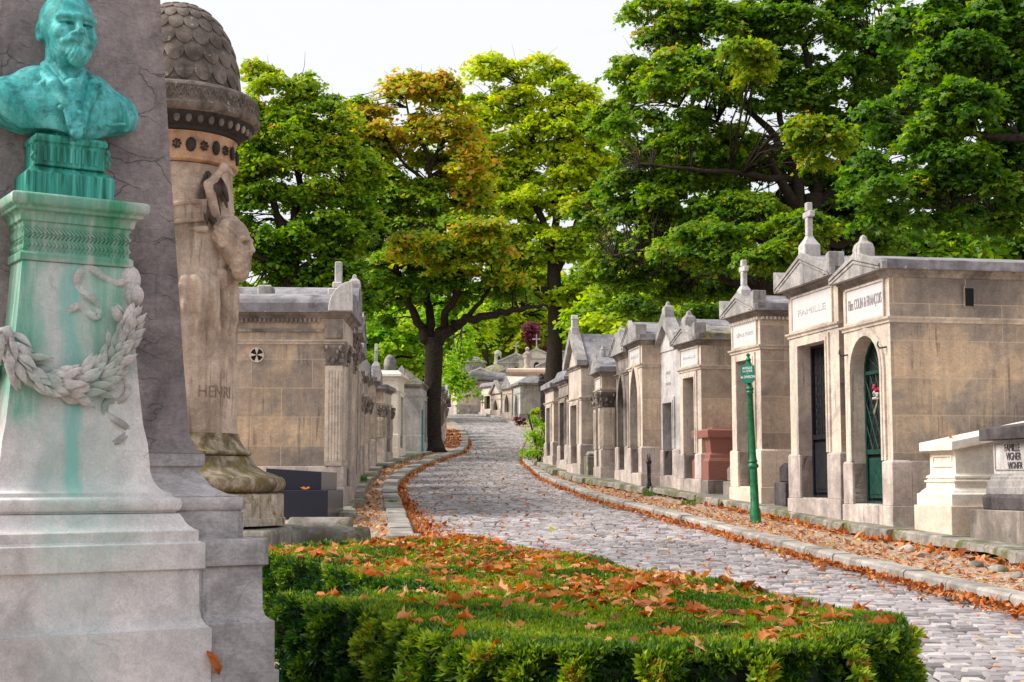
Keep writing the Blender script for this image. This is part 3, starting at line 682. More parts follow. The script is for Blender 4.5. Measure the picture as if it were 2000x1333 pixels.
        o1=[(-E-.04,z0-.03),(-E+.1,z0-.03),(W/2,z0+pedh-.08),(W+E-.1,z0-.03),(W+E+.04,z0-.03),(W+E+.04,z0+.1),(W/2,z0+.07+pedh+.1),(-E-.04,z0+.1)]
        p.prism_xz(o1[::-1],-.14,.12); p.build('gable_coping',M['grey'],t)
        p=MB(); p.prism_xz([(0,z0),(W,z0),(W/2,z0+pedh*.92)][::-1],.0,.12) if False else p.prism_xz([(0.02,z0+.001),(W-.02,z0+.001),(W/2,z0+pedh-.06)][::-1],-.02,-.001)
        p.build('tympanum',M[face],t); apex=z0+pedh+.17
    elif st=='barrel':
        n=12; rr=W/2+E; pts=[(-E,z0),(W+E,z0),(W+E,z0+fascia)]+[(W/2+rr*math.cos(PI*i/n),z0+fascia+pedh*math.sin(PI*i/n)) for i in range(1,n)]+[(-E,z0+fascia)]
        mb.prism_xz(pts[::-1],-E,D+E); ro=mb.build('roof',M[roof],t); apex=z0+fascia+pedh
    elif st=='flat':
        mb.stack(0,W,0,D,[(E*.3,z0),(E,z0+.04),(E,z0+fascia),(E*.7,z0+fascia+.03),(E*.2,z0+fascia+pedh)]); ro=mb.build('roof',M[roof],t,bevel=.006); apex=z0+fascia+pedh
    elif st=='lean':   # single low slope seen from the side, rounded end stone at the road
        sl=[(-E,z0),(D*1.0,z0)]
        mb.prism_yz([(-E,z0),(D+E,z0),(D+E,z0+fascia),(-E,z0+fascia)],-E,W+E)
        # curved hip either side
        n=6
        pts=[(-E+.03,z0+fascia)]+[(-E+.03+ (W/2+E)*(1-math.cos(PI/2*i/n)),z0+fascia+pedh*math.sin(PI/2*i/n)) for i in range(1,n+1)]
        pts+=[(W-p[0],p[1]) for p in pts[::-1][1:]]
        mb.prism_xz(pts,-E+.03,D+E-.02)
        ro=mb.build('roof',M[roof],t); apex=z0+fascia+pedh
    # pilasters with leafy capitals
    if pilaster:
        for xx in (0.0,W-.26):
            q=MB(); q.box(xx,xx+.26,-.05,-.0,ph,zf-.42)
            for k in range(5): q.box(xx+.03+k*.044,xx+.052+k*.044,-.062,-.05,ph+.08,zf-.5)
            q.build('pilaster',M[face],t)
            c=MB(); c.stack(xx,xx+.26,-.03,.26,[(.03,zf-.42),(.045,zf-.40),(.03,zf-.38),(.045,zf-.2),(.09,zf-.1),(.1,zf-.06)])
            for k in range(26):
                s=random.choice((0,1)); zz=zf-.36+.26*random.random(); oo=.05+.06*(zz-zf+.36)/.26
                if s==0: c.ell((xx+random.uniform(-.03,.29),-.03-oo,zz),(.03,.03,.045),6,4)
                else:
                    xs_=xx+.26+oo if side=='R' else xx-oo
                    c.ell((xs_,random.uniform(-.05,.28),zz),(.03,.03,.045),6,4)
            c.build('capital',M['grime'],t)
        q=MB(); ys_=(W+.001,W+.05) if side=='R' else (-.05,-.001)
        q.box(ys_[0],ys_[1],.0,.30,ph,zf-.42)
        for k in range(5):
            a=(ys_[1],ys_[1]+.012) if side=='R' else (ys_[0]-.012,ys_[0])
            q.box(a[0],a[1],.03+k*.052,.055+k*.052,ph+.08,zf-.5)
        q.build('pilaster',M[face],t)
    if plaque:
        q=MB(); pw=W*.80; zc=(zf+ztop-.06)/2; hh=(frieze-.2)*.5; q.box(W/2-pw/2,W/2+pw/2,-.012,-.001,zc-hh,zc+hh); po=q.build('name_panel',M['plaque'],t)
        q=MB(); 
        for a in ((W/2-pw/2-.03,W/2-pw/2-.001,zc-hh-.03,zc+hh+.03),(W/2+pw/2+.001,W/2+pw/2+.03,zc-hh-.03,zc+hh+.03),(W/2-pw/2-.001,W/2+pw/2+.001,zc+hh+.001,zc+hh+.03),(W/2-pw/2-.001,W/2+pw/2+.001,zc-hh-.03,zc-hh-.001)): q.box(a[0],a[1],-.03,-.001,a[2],a[3])
        q.build('frame',M[face],po)
        if ptxt:
            lo=lettering(ptxt,min(psize,hh*1.5),M[pmat],po,W/2,-.015,zc,.62,fit=pw*(.9 if len(ptxt)>12 else .7))
    if door:
        do=door_obj(t,dx0,dx1,bh+.0,dtop,door,rec-.07,doormat,dstyle)
        if surr:
            q=MB(); surround(q,dx0,dx1,ph+.001,dtop,door,.11,-.03,-.001); surround(q,dx0+.0,dx1-.0,ph+.002,dtop,door,.05,-.045,-.03); q.build('door_surround',M[face],t)
        q=MB(); q.box(dx0,dx1,.0,rec,bh-.001,bh+.012)
        q.build('threshold',M[plinth],t)
    if finial:
        q=MB(); fx,fy=W/2,(-E+.12)
        kind=finial[0]
        if kind=='cross':
            h=finial[1]; b_=finial[2] if len(finial)>2 else 1.; w_=.13*(.5+.5*b_); q.stack(fx-w_,fx+w_,fy-w_,fy+w_,[(0,apex-.12),(0,apex+.14*b_),(-.03*b_,apex+.19*b_),(-.07*b_,apex+.26*b_),(-.075*b_,apex+.29*b_)]); cross(q,fx,fy,apex+.285*b_,h-.28*b_,None,.095)
            q.build('cross',M['greylight' if roof!='white' else 'white'],t,bevel=.012)
        elif kind=='knob':
            s=finial[1]; q.stack(fx-s*.62,fx+s*.62,fy-s*.62,fy+s*.62,[(0,apex-.14),(0,apex+s*.45),(-.03*s*3,apex+s*.8),(-.35*s,apex+s*1.05),(-.42*s,apex+s*1.35),(-.55*s,apex+s*1.5)]); q.build('finial',M['grey'],t,bevel=.02,seg=2)
        elif kind=='lantern':
            s=finial[1]; q.box(fx-s*.5,fx+s*.5,fy-s*.5,fy+s*.5,apex-.15,apex+s*.25); q.box(fx-s*.38,fx+s*.38,fy-s*.38,fy+s*.38,apex+s*.25,apex+s*1.3); q.prism_xz([(fx-s*.45,apex+s*1.3),(fx+s*.45,apex+s*1.3),(fx+s*.25,apex+s*1.75),(fx,apex+s*1.95),(fx-s*.25,apex+s*1.75)][::-1],fy-s*.42,fy+s*.42); q.build('finial',M['greylight'],t,bevel=.01)
        elif kind=='spike':
            s=finial[1]; q.lathe([(s*.5,apex-.12),(s*.5,apex+s*.5),(s*.35,apex+s*.8),(s*.4,apex+s*.95),(s*.2,apex+s*1.2),(s*.03,apex+s*1.7)],10,(fx,fy+.1)); q.build('finial',M['grey'],t,True)
    return t
GRR='family tombs lining the right side of the road'; GRL='family tombs lining the left side of the road'; GRF='small chapels and tombs up the hill beyond the bend'
A=R(-10.5)
# heights from the photograph: world height of a picture row at the depth of the tomb
def hz(v,Y): a,b=ray(1000,v); return EYE+b*Y
# R2: green arched door, name panel, small side window
X,Y=onG(1748,1031,.25); zb=G(Y)+.235
t=tomb('large weathered tomb with arched green iron door and legible name panel',1748,1031,'R',1.52,7.5,hz(527,Y)-zb,A,wall='tan_blocks',face='buff',door='round',doormat='greendoor',dstyle='lattice',ptxt='Flles COLIN & FRANÇOIS',psize=.21,finial=('knob',.19),frieze=.66,pedh=.18,ph=.90,eave=.13,windows=[(1.15,hz(577,Y)-zb,.13,.24)],dw=.64,group=GRR)
TOMB_GREEN=t
# hooks with green runs beside the arch
q=MB()
for xx in (.12,1.40): q.tube([(xx,-.0,2.42),(xx,-.10,2.40),(xx,-.13,2.44),(xx,-.12,2.49)],.012,6)
q.build('hook',M['greendoor'],t)
# R3: dark rectangular door and cross
X,Y=onG(1646,1014,.25); zb=G(Y)+.235
tomb('tomb with dark iron door and the tallest stone cross, left of the green door',1646,1015,'R',1.95,3.2,hz(541,Y)-zb,A,wall='tan_blocks',face='buff',door='flat',doormat='blackdoor',ptxt='FAMILLE',psize=.14,pmat='letterfaint',finial=('cross',.80),acro=True,frieze=.70,pedh=.33,ph=.98,eave=.15,dw=.55,group=GRR)
# R4
X,Y=onG(1490,985,.25); zb=G(Y)+.235
tomb('pale tomb with toothed cornice and slim cross behind the green signpost',1490,985,'R',1.35,3.,hz(607,Y)-zb,R(-13),wall='tan2_blocks',face='buff',plinth='white2',door='flat',doormat='blackdoor',ptxt='SÉPULTURE',psize=.085,pmat='letterfaint',finial=('cross',.62,.55),acro=True,dentil=True,frieze=.62,pedh=.23,ph=.95,eave=.13,dw=.52,group=GRR)
# R6
X,Y=onG(1370,964,.25); zb=G(Y)+.235
tomb('wide tomb with mossy slab roof behind the red granite tomb',1372,965,'R',1.3,3.2,hz(665,Y)-zb,R(-12),wall='tan2_blocks',face='buff',roof='roofmoss',door='flat',doormat='browndoor',ptxt='FAMILLE',psize=.07,pmat='letterfaint',acro=True,frieze=.52,pedh=.22,ph=.80,eave=.13,dw=.5,finial=('knob',.2),group=GRR)
# R7 tall pointed gable
X,Y=onG(1332,957,.25); zb=G(Y)+.235
t=tomb('narrow pale tomb with steep pointed stone gable and carved tympanum',1330,957,'R',1.45,3.0,hz(680,Y)-zb,R(-12),st='steep',wall='greylight',face='greylight',door='flat',doormat='browndoor',plaque=False,frieze=.95,pedh=.62,ph=.85,eave=.12,dw=.42,finial=('knob',.17),group=GRR,cornice=False)
lettering('FAMILLE',.1,M['letterfaint'],t,.72,-.006,2.45,.7); lettering('CONCESSION',.08,M['letterfaint'],t,.72,-.006,2.22,.7)
# R8, R9 gothic arches
X,Y=onG(1292,951,.25); zb=G(Y)+.235
tomb('tomb with tall pointed arch doorway and rounded roof ears',1256,951,'R',1.45,3.0,hz(665,31)-zb,R(-6.5),wall='tan2_blocks',face='buff',door='gothic',doormat='browndoor',ptxt='FAMILLE',psize=.1,pmat='letterfaint',acro=True,frieze=.52,pedh=.34,ph=.86,eave=.12,dw=.6,group=GRR,pos=(2.77,31.0))
tomb('darker tomb with slender pointed arch next to the wider arched one',1230,944,'R',1.45,2.6,hz(688,32.6)-G(32.6)-.235,R(-6.5),wall='tan2_blocks',face='grime',door='gothic',doormat='browndoor',frieze=.45,pedh=.34,ph=.84,eave=.12,dw=.52,finial=('knob',.13),group=GRR,pos=(2.60,32.55),plaque=False)
# R10 small with capital
tomb('small tomb with fluted pilaster and spiked finial',1206,940,'R',1.05,2.1,hz(727,34.4)-G(34.4)-.235,R(-5),wall='tan2_blocks',face='buff',door='flat',doormat='blackdoor',frieze=.42,pedh=.3,ph=.72,eave=.12,dw=.4,pilaster=True,finial=('spike',.16),roof='roof',group=GRR,pos=(2.12,34.4))
# R11 tall, steep slate roof
tomb('tall pale tomb with steep grey slate roof and lantern finial',1136,928,'R',1.6,3.0,hz(712,36.4)-G(36.4)-.235,R(-9),st='steep',wall='buff_blocks',face='buff',roof='roof',door='flat',doormat='blackdoor',frieze=.85,pedh=.78,ph=.78,eave=.12,dw=.5,finial=('lantern',.2),plaque=False,group=GRR,pos=(1.73,36.4))
tomb('grey narrow tomb squeezed behind the steep slate roofed one',1120,925,'R',1.5,2.6,hz(745,39.2)-G(39.2)-.235,R(-8),st='flat',wall='grime',face='grime',door='flat',frieze=.4,pedh=.2,ph=.7,dw=.45,plaque=False,group=GRR,pos=(1.5,39.0))
# R12
tomb('low tan tomb with flat grey roof at the end of the right row',1082,910,'R',1.5,2.3,hz(757,42.2)-G(42.2)-.235,R(-8),st='hip',wall='tan2_blocks',face='buff',door='flat',frieze=.42,pedh=.38,ph=.7,eave=.12,dw=.45,plaque=False,group=GRR,pos=(1.20,42.0))
# ---- left row (the side face looks at the camera; the facade looks at the road)
AL=R(-1.5)
X0,Y0=-2.93,25.2; zb=G(Y0)+.235
t=tomb('big tomb with lichen covered roof slab and round cross vent, nearest on the left',665,985,'L',2.0,3.6,hz(612,Y0)-zb,AL,st='lean',wall='tan_blocks',face='buff',plinth='pinkstone',door='flat',frieze=.5,pedh=.27,ph=.66,bh=.3,eave=.16,fascia=.16,pilaster=True,dw=.42,group=GRL,pos=(X0,Y0),plaque=False)
# round vent with a cross, upper mouldings and roof stones on the side
q=MB(); r=.115; yc=(665-497)/2850*25.2; zc=hz(694,25.2)-zb
q.add([(-.004,yc+r*math.cos(a),zc+r*math.sin(a)) for a in np.linspace(0,2*PI,24,endpoint=False)],[tuple(range(24))]); vo=q.build('vent',M['dark'],t)
q=MB()
for k in range(4):
    a=PI/2*k; d1=(math.cos(a),math.sin(a)); nrm=(-d1[1],d1[0])
    P_=[(0,0),(d1[0]*r-nrm[0]*.035,d1[1]*r-nrm[1]*.035),(d1[0]*r+nrm[0]*.035,d1[1]*r+nrm[1]*.035)]
    q.prism_yz([(yc+p[0],zc+p[1]) for p in P_],-.02,-.006)
q.build('vent_cross',M['buff'],vo)
q=MB(); q.tube([(-.012,yc+r*1.05*math.cos(a),zc+r*1.05*math.sin(a)) for a in np.linspace(0,2*PI,25)],.012,5); q.build('rim',M['buff'],vo)
H1=hz(612,Y0)-zb
q=MB(); q.box(-.04,-.001,.34,3.55,H1-.33,H1-.28); q.box(-.05,-.001,-.0,.32,H1-.44,H1-.12)
for i in range(40): q.box(-.06,-.001,.4+i*.078,.442+i*.078,H1-.17,H1-.10)
q.build('side_mouldings',M['grime'],t)
ap=H1+.16+.27
q=MB(); q.box(.78,1.22,1.35,1.62,ap-.05,ap+.17); q.build('roof_stone',M['grey'],t,bevel=.03)
q=MB(); q.box(.8,1.2,.08,.36,ap-.12,ap+.12); q.box(.84,1.16,.10,.28,ap+.12,ap+.24); q.box(.93,1.07,.12,.25,ap+.24,ap+.62); q.build('broken_cross',M['greylight'],t,bevel=.02)
q=MB(); n=10; q.prism_yz([(-.17,H1+.02)]+[(-.17+.42*math.sin(PI/2*i/n)*1.,H1+.02+.52*math.cos(PI/2*i/n)) for i in range(n+1)],-.19,-.05); q.build('acroterion',M['greylight'],t,bevel=.01)
# remaining tombs of the left row
L=[('tomb with curved pediment pressed against the big left tomb',(-3.06,27.6),2.0,2.6,600,'barrel','grime','buff',.35,('knob',.2),False),
 ('grey tomb with stepped cornices third in the left row',(-3.28,30.2),1.9,2.6,652,'pediment','grey','grey',.4,None,True),
 ('tomb with domed stone canopy fourth in the left row',(-3.50,33.0),1.9,2.4,690,'barrel','buff','buff',.32,None,False),
 ('cream tomb with heavy rounded ears fifth in the left row',(-3.74,36.2),1.9,2.4,735,'pediment','buff_blocks','buff',.25,('knob',.16),True),
 ('cream tomb with clustered columns sixth in the left row',(-3.90,39.2),1.8,2.4,742,'flat','buff','buff',.15,None,False),
 ('narrow tomb carrying a tall thin cross in the left row',(-4.0,42.4),1.7,2.4,745,'pediment','tan2_blocks','buff',.25,('cross',.8),True),
 ('tomb with orange stain on its side and grey slab roof',(-3.98,45.2),1.8,2.6,760,'hip','tan2_blocks','buff',.3,None,False),
 ('bright white tomb with projecting flat cornice in the left row',(-3.78,48.2),1.7,3.2,738,'flat','white','white',.12,('knob',.16),False)]
for i,(lb,p,W,D,vt,st,wl,fc,pd,fin,ac) in enumerate(L):
    zb=G(p[1])+.235; H=hz(vt,p[1])-zb
    tomb(lb,0,0,'L',W,D,H,R(-4 if i<6 else 3),st=st,wall=wl,face=fc,plinth='pinkstone' if wl!='white' else 'white',roof='roof' if wl!='white' else 'white',door='flat',frieze=.45,pedh=pd,ph=.75,eave=.14,fascia=.12,pilaster=(i in (0,3,4,6)),dw=.45,finial=fin,acro=ac,group=GRL,pos=p,plaque=(i in (1,3)))
zb=G(53)+.2
t=tomb('plain grey tomb with dark pyramid dome roof and egg shaped knob',823,882,'L',1.9,2.6,hz(756,53)-zb,R(2),st='hip',wall='greylight',face='greylight',plinth='greylight',roof='slab',door='flat',frieze=.36,pedh=.62,ph=.55,eave=.1,fascia=.06,dw=.45,finial=None,group=GRL,pos=(-3.26,53.),plaque=False,windows=[(1.9,hz(768,53)-zb,.5,.14)])
q=MB(); q.ell((.95,1.3,hz(756,53)-zb+.85),(.24,.24,.38),12,8); q.build('knob',M['grey'],t,True)
L=[('brownish tomb partly hidden behind the big tree trunk',(-2.78,57.6),1.8,2.4,762,'hip','tan2_blocks','grime'),
 ('dark tomb second behind the tree trunk on the left',(-2.86,60.4),1.8,2.2,772,'flat','grime','grime'),
 ('tan tomb third behind the tree trunk on the left',(-2.95,63.2),1.8,2.2,768,'pediment','buff','buff'),
 ('grimy tomb fourth behind the tree trunk on the left',(-3.05,66.2),1.8,2.2,776,'flat','grime','grime'),
 ('tan tomb fifth behind the tree trunk on the left',(-3.15,69.4),1.8,2.2,778,'pediment','buff','grime'),
 ('last grimy tomb of the left row before the bend',(-3.35,73.5),1.9,2.2,778,'pediment','grime','buff')]
for i,(lb,p,W,D,vt,st,wl,fc) in enumerate(L):
    zb=G(p[1])+.235; tomb(lb,0,0,'L',W,D,hz(vt,p[1])-zb,R(-3),st=st,wall=wl,face=fc,door='flat',frieze=.4,pedh=.25,ph=.75,eave=.13,dw=.45,group=GRL,pos=p,plaque=False,pilaster=(i%2==0),detail=True)
# ---- tombs beyond the bend
def far(lb,u,v,W,D,vt,ang,**k):
    X,Y=onG(u,v,.2); zb=G(Y)+.235
    return tomb(lb,0,0,'R',W,D,hz(vt,Y)-zb,R(ang),group=GRF,pos=(X,Y),plaque=False,**k)
t=far('grey tomb with a row of carved brackets and H shaped opening beyond the bend',1016,822,2.0,2.,752,-12,st='hip',wall='greylight',face='greylight',plinth='grey',door='gothic',frieze=.5,pedh=.5,ph=.4,eave=.15,dw=.5)
X,Y=onG(1016,822,.2); zt=hz(748,Y)-G(Y)-.235
q=MB()
for i in range(5): q.box(2.001,2.06,.12+i*.16,.22+i*.16,zt-.35,zt-.1)
q.box(2.001,2.03,1.15,1.9,zt-.52,zt+.0); fr=q.build('carved_frieze',M['grey'],t)
q=MB()
for a,b,c,d in ((1.25,1.37,-.45,-.05),(1.62,1.74,-.45,-.05),(1.37,1.62,-.29,-.2)): q.box(2.03,2.036,a,b,zt+c,zt+d)
q.build('opening',M['dark'],fr)
far('small tomb with pale teal metal roof and pink pilasters beyond the bend',1000,815,1.7,1.2,758,-22,st='pediment',wall='pinkstone',face='buff',roof='white',door='gothic',frieze=.35,pedh=.7,ph=.3,dw=.45)
far('slim pointed tomb between the teal roof and the columned one',978,810,1.7,.9,768,-24,st='steep',wall='grey',face='buff',door='gothic',frieze=.4,pedh=.8,ph=.4,dw=.45)
far('small columned tomb with wide grey cornice beyond the bend',965,807,2.2,1.1,755,-26,st='flat',wall='buff',face='buff',door='flat',frieze=.5,pedh=.2,ph=.5,dw=.45,pilaster=True)
t=far('large cream tomb with two small square vents closing the view of the road',918,803,2.0,4.2,742,-30,st='hip',wall='buff',face='buff',plinth='greylight',roof='roof',door='flat',frieze=.7,pedh=.6,ph=.5,eave=.3,dw=.4,windows=[(.8,2.35,.2,.2),(2.2,2.35,.2,.2)])
far('pinkish tomb half seen left of the large cream one',892,804,2.2,2.,748,-40,st='hip',wall='white2',face='white2',door='flat',frieze=.5,pedh=.4,ph=.5,dw=.4)
def chapel(lb,u,Y,W,vt,wall,cross_=None,rot=0.,win=True,dome=False,st='pediment'):
    """free-standing chapel on the slope, gable and small arched window towards the road"""
    a,b=ray(u,vt); X=a*Y; g=G(Y); zt=EYE+b*Y; H=zt-g
    t=thing('hillside_chapel',lb,'chapel',(X,Y,g-.1),R(rot),GRF)
    hw=W/2; ph=.0 if dome else W*.23
    q=MB(); q.prism_xz([(-hw,0),(hw,0),(hw,H-ph),(0,H-.12),(-hw,H-ph)][::-1],0,W*1.1) if not dome else q.box(-hw,hw,0,W,0,H-1.1)
    q.build('wall',M[wall],t)
    q=MB()
    if not dome:
        e=.18
        q.prism_xz([(-hw-e,H-ph-.12),(-hw-e,H-ph+.0),(0,H+.06),(hw+e,H-ph+.0),(hw+e,H-ph-.12),(0,H-.10)],-.14,W*1.1+.1)
        q.box(-hw-.1,hw+.1,-.1,-.001,H-ph-.2,H-ph-.1)
        q.build('roof',M['greylight'],t)
    else:
        q.lathe([(W*.56,H-1.1),(W*.56,H-.95),(W*.5,H-.7),(W*.36,H-.35),(W*.16,H-.12),(.18,H-.05)],20,(0,W/2)); q.build('roof',M['roofmoss'],t,True)
        q=MB(); q.prism_xz([(-.7,H-1.5),(.7,H-1.5),(.7,H-1.2),(0,H-.65),(-.7,H-1.2)][::-1],-.15,.2); q.build('gable',M['tan2_blocks'],t)
        q=MB(); q.lathe([(.36,H-.1),(.36,H+.1),(.3,H+.1),(.3,H+.75),(.34,H+.8),(.28,H+1.),(.1,H+1.15)],14,(0,W/2)); l=q.build('lantern',M['greylight'],t,True)
        q=MB(); q.ell((.1,W/2-.28,H+.42),(.13,.08,.2),8,6); q.build('opening',M['dark'],l)
    if win:
        q=MB(); q.prism_xz(arch_pts(-.22,.22,H-ph-1.35,H-ph-.7,'round')[::-1],-.012,-.002); w=q.build('window',M['dark'],t)
        q=MB(); surround(q,-.22,.22,H-ph-1.35,H-ph-.7,'round',.07,-.035,-.001); q.build('frame',M['greylight'],w)
    if cross_:
        q=MB(); q.box(-.12,.12,.0,.24,H-.04,H+.12); cross(q,0,.12,H+.12,cross_,cross_*.65,.1); q.build('cross',M['greylight'],t)
    return t
chapel('domed chapel with little round lantern among the trees',972,124,3.0,705,'tan2_blocks',dome=True,win=False)
chapel('grey gabled chapel with arched window and leafy cross',1008,125,2.9,688,'greylight',.8)
chapel('white gabled chapel with arched window and white cross',1048,124,3.0,679,'white',1.1)
chapel('small pale chapel partly behind the second tree trunk',1100,128,2.6,684,'greylight')
chapel('small cream tomb with low gable left of the domed chapel',938,119,2.2,716,'buff',win=False)
chapel('low grey gabled tomb just right of the domed chapel',990,117,1.9,716,'grey')
chapel('narrow pale chapel between the white chapel and the second tree trunk',1078,118,2.3,699,'pinkstone',.7)
chapel('low warm stone tomb below the white chapel',1056,113,2.0,722,'tan2_blocks',win=False)
# urn topped tomb and pink slab with figure
X,Y=at(915,700,121)[:2]; g=G(121); t=thing('round_mausoleum','round pale mausoleum with stepped drum roof behind the large cream tomb','tomb',(X,121,g-.1),0,GRF)
H=hz(697,121)-g
q=MB(); q.lathe([(1.5,0),(1.5,H-1.5),(1.6,H-1.45),(1.6,H-1.3)],24); q.build('wall',M['greylight'],t,True)
q=MB(); q.lathe([(1.3,H-1.3),(1.3,H-.5),(1.55,H-.45),(1.5,H-.3),(1.2,H-.2),(.9,H+.05)],24); q.build('roof',M['grey'],t,True)
X,Y=at(1030,720,112)[:2]; g=G(112); t=thing('statue_tomb','pink slab tomb with small standing figure on top','tomb',(X,112,g-.1),0,GRF); H=hz(722,112)-g
q=MB(); q.box(-1.4,1.4,0,1.6,0,H-.25); q.build('wall',M['pinkstone'],t); q=MB(); q.stack(-1.4,1.4,0,1.6,[(.02,H-.25),(.25,H-.1),(.25,H+.08),(.1,H+.2)]); q.build('roof',M['white2'],t)
q=MB(); q.lathe([(.28,H+.2),(.28,H+.35),(.2,H+.4),(.24,H+.8),(.26,H+1.15),(.3,H+1.35),(.14,H+1.5),(.09,H+1.55),(.15,H+1.66),(.15,H+1.78),(.05,H+1.86)],12,(0,.3)); q.tube([(-.26,.3,H+1.35),(-.32,.2,H+1.1),(-.1,.08,H+1.0)],[.07,.06,.04],6); q.tube([(.26,.3,H+1.35),(.3,.2,H+1.05),(.08,.08,H+1.05)],[.07,.06,.04],6); q.build('statue',M['pinkstone'],t,True)
# dark ivy-capped pillar
X,Y=onG(1062,822,.2); t=thing('dark_pillar','black weathered stone pillar with ivy beside the bracketed grey tomb','pillar',(X,Y-4,G(Y-4)),0)
q=MB(); q.stack(-.28,.28,-.28,.28,[(.08,0),(.08,.4),(0,.45),(0,2.3),(.12,2.4),(.12,2.6),(-.1,2.8)]); q.build('shaft',M['black'],t); q=MB()
for i in range(14): q.ell((random.uniform(-.35,.35),random.uniform(-.4,.1),random.uniform(2.1,3.0)),(.16,.14,.15),7,5)
q.build('urn',M['black'],t,True)
# ---- sarcophagi and smaller stones on the right edging
def localT(u,v,side,W,ang,h=.25,pos=None):
    X,Y=pos or onG(u,v,h); f=np.array([math.sin(ang),math.cos(ang)]); o=np.array([X,Y])+f*W; return (o[0],o[1],G(Y)+.235),math.atan2(-f[1],-f[0]),Y
# R1 white tomb: facade to the road, sloping lid rising to the back
loc,rz,Y=localT(1859,1048,'R',1.0,R(-10.5)); W=1.0; D=2.4
t=thing('stone_sarcophagus','new cream white sarcophagus with sloping lid and pink base','tomb',loc,rz)
Hf=hz(878,Y)-loc[2]-.0
q=MB(); q.box(0,W,0,D,-.3,.38); q.build('base',M['white2'],t,bevel=.008)
q=MB(); q.stack(.0,W,0,D,[(-.03,.38),(-.03,.52),(-.06,.535),(-.075,.56),(-.11,.59),(-.12,.60),(-.12,.665),(-.10,.67),(-.10,.69),(-.135,.70),(-.135,.715),(-.115,.72),(-.12,.745),(-.15,.76),(-.16,.78)]); q.build('moulding',M['white'],t,bevel=.004)
q=MB(); a=.16; q.prism_yz([(a,.78),(D-a,.78),(D-a,Hf+.42),(a,Hf)],a,W-a); bd=q.build('body',M['white'],t)
q=MB()
for b in ((.24,.27,.86,Hf-.06),(W-.27,W-.24,.86,Hf-.06)): q.box(b[0],b[1],a-.015,a-.001,b[2],b[3])
q.box(.27,W-.27,a-.015,a-.001,.86,.885); q.box(.27,W-.27,a-.015,a-.001,Hf-.085,Hf-.06); q.build('panel_frame',M['white'],bd)
q=MB(); q.prism_yz([(.06,Hf-.012),(D,Hf+.43),(D,Hf+.57),(.06,Hf+.10)],.06,W-.06); q.build('lid',M['white'],t,bevel=.008)
# R0 dark tomb
loc,rz,Y=localT(1894,1052,'R',0.,R(-10.5)); f=np.array([math.sin(R(-10.5)),math.cos(R(-10.5))]); W=1.25; D=2.2
o=np.array(onG(1894,1052,.25)); t=thing('stone_sarcophagus','blackened old sarcophagus with carved name panel at the right border','tomb',(o[0],o[1],G(o[1])+.235),rz)
Ht=hz(862,o[1])-G(o[1])-.235
q=MB(); q.box(0,W,0,D,-.3,.36); q.build('base',M['grime'],t,bevel=.012)
q=MB(); q.stack(.0,W,0,D,[(-.12,.36),(-.11,.5),(-.14,.545)]); q.build('lower_step',M['black'],t,bevel=.01)
q=MB(); q.stack(.0,W,0,D,[(-.15,.545),(-.15,.62),(-.165,.63),(-.16,.70),(-.19,.715),(-.185,.74),(-.215,.76),(-.215,.78)]); q.build('moulding',M['grey'],t)
q=MB(); a=.22; q.box(a,W-a,a,D-a,.78,Ht-.0); bd=q.build('body',M['greylight'],t)
for k,(tx,dz,m) in enumerate((('FAMILLE',.10,'letterdark'),('VIGNER',.0,'letterdark'),('VIGNER',-.11,'letterdark'))): lettering(tx,.125,M[m],bd,W/2+.03+.03*k,a-.004,(.78+Ht)/2+dz,.75)
q=MB(); q.box(a+.04,a+.055,a-.012,a-.001,.82,Ht-.05); q.box(a+.04,W-a-.04,a-.012,a-.001,Ht-.05,Ht-.035); q.box(a+.055,W-a-.04,a-.012,a-.001,.82,.835); q.build('panel_frame',M['grey'],bd)
q=MB(); q.prism_yz([(.1,Ht),(D,Ht+.03),(D,Ht+.42),(.1,Ht+.145)],.1,W-.1); q.build('lid',M['black'],t,bevel=.01)
# red granite
loc,rz,Y=localT(1398,965,'R',1.0,R(-13),pos=(3.74,27.9)); W=.95; D=1.7
t=thing('granite_sarcophagus','polished red granite sarcophagus with flared body','tomb',loc,rz)
HR=hz(834,27.9)-loc[2]
q=MB(); q.box(0,W,0,D,-.3,.30); q.build('base',M['grime'],t,bevel=.01)
q=MB(); q.stack(0,W,0,D,[(-.03,.30),(-.03,.66),(-.05,.70),(-.07,.72),(-.08,.78),(-.12,.82),(-.09,HR-.24),(-.05,HR-.20)]); q.build('body',M['redgranite'],t,bevel=.006)
q=MB(); q.stack(0,W,0,D,[(-.02,HR-.20),(-.02,HR-.06),(-.06,HR-.03),(-.15,HR-.03),(-.16,HR)]); q.build('lid',M['redgranite'],t,bevel=.006)
def stele(lb,u,v,W,D,h1,h2,ang,txt=None,mat='black',pos=None,W2=.7):
    loc,rz,Y=localT(u,v,'R',W,R(ang),pos=pos); t=thing('grave_stele',lb,'gravestone',loc,rz,'small gravestones between the tombs')
    q=MB(); q.box(0,W,0,D,-.3,h1); b=q.build('base',M[mat],t,bevel=.015)
    a=W*(1-W2)/2; q=MB(); q.prism_xz([(a,h1),(W-a,h1),(W-a,h2-.06),(W/2,h2),(a,h2-.06)][::-1],a,D-a); q.build('stone',M[mat],t,bevel=.02)
    if txt: lettering(txt,.1,M['greylight'],b,W/2,-.006,h1*.6,.8)
stele('dark square gravestone with mossy cap between the cross tomb and the pale tomb',1534,989,.48,.55,.42,.74,-11,None,'black',pos=(4.50,24.2),W2=.72)
stele('small grey gravestone with sloped top beside the green signpost',1447,976,.42,.8,.32,.62,-13,None,'slab',pos=(4.02,26.9),W2=.72)
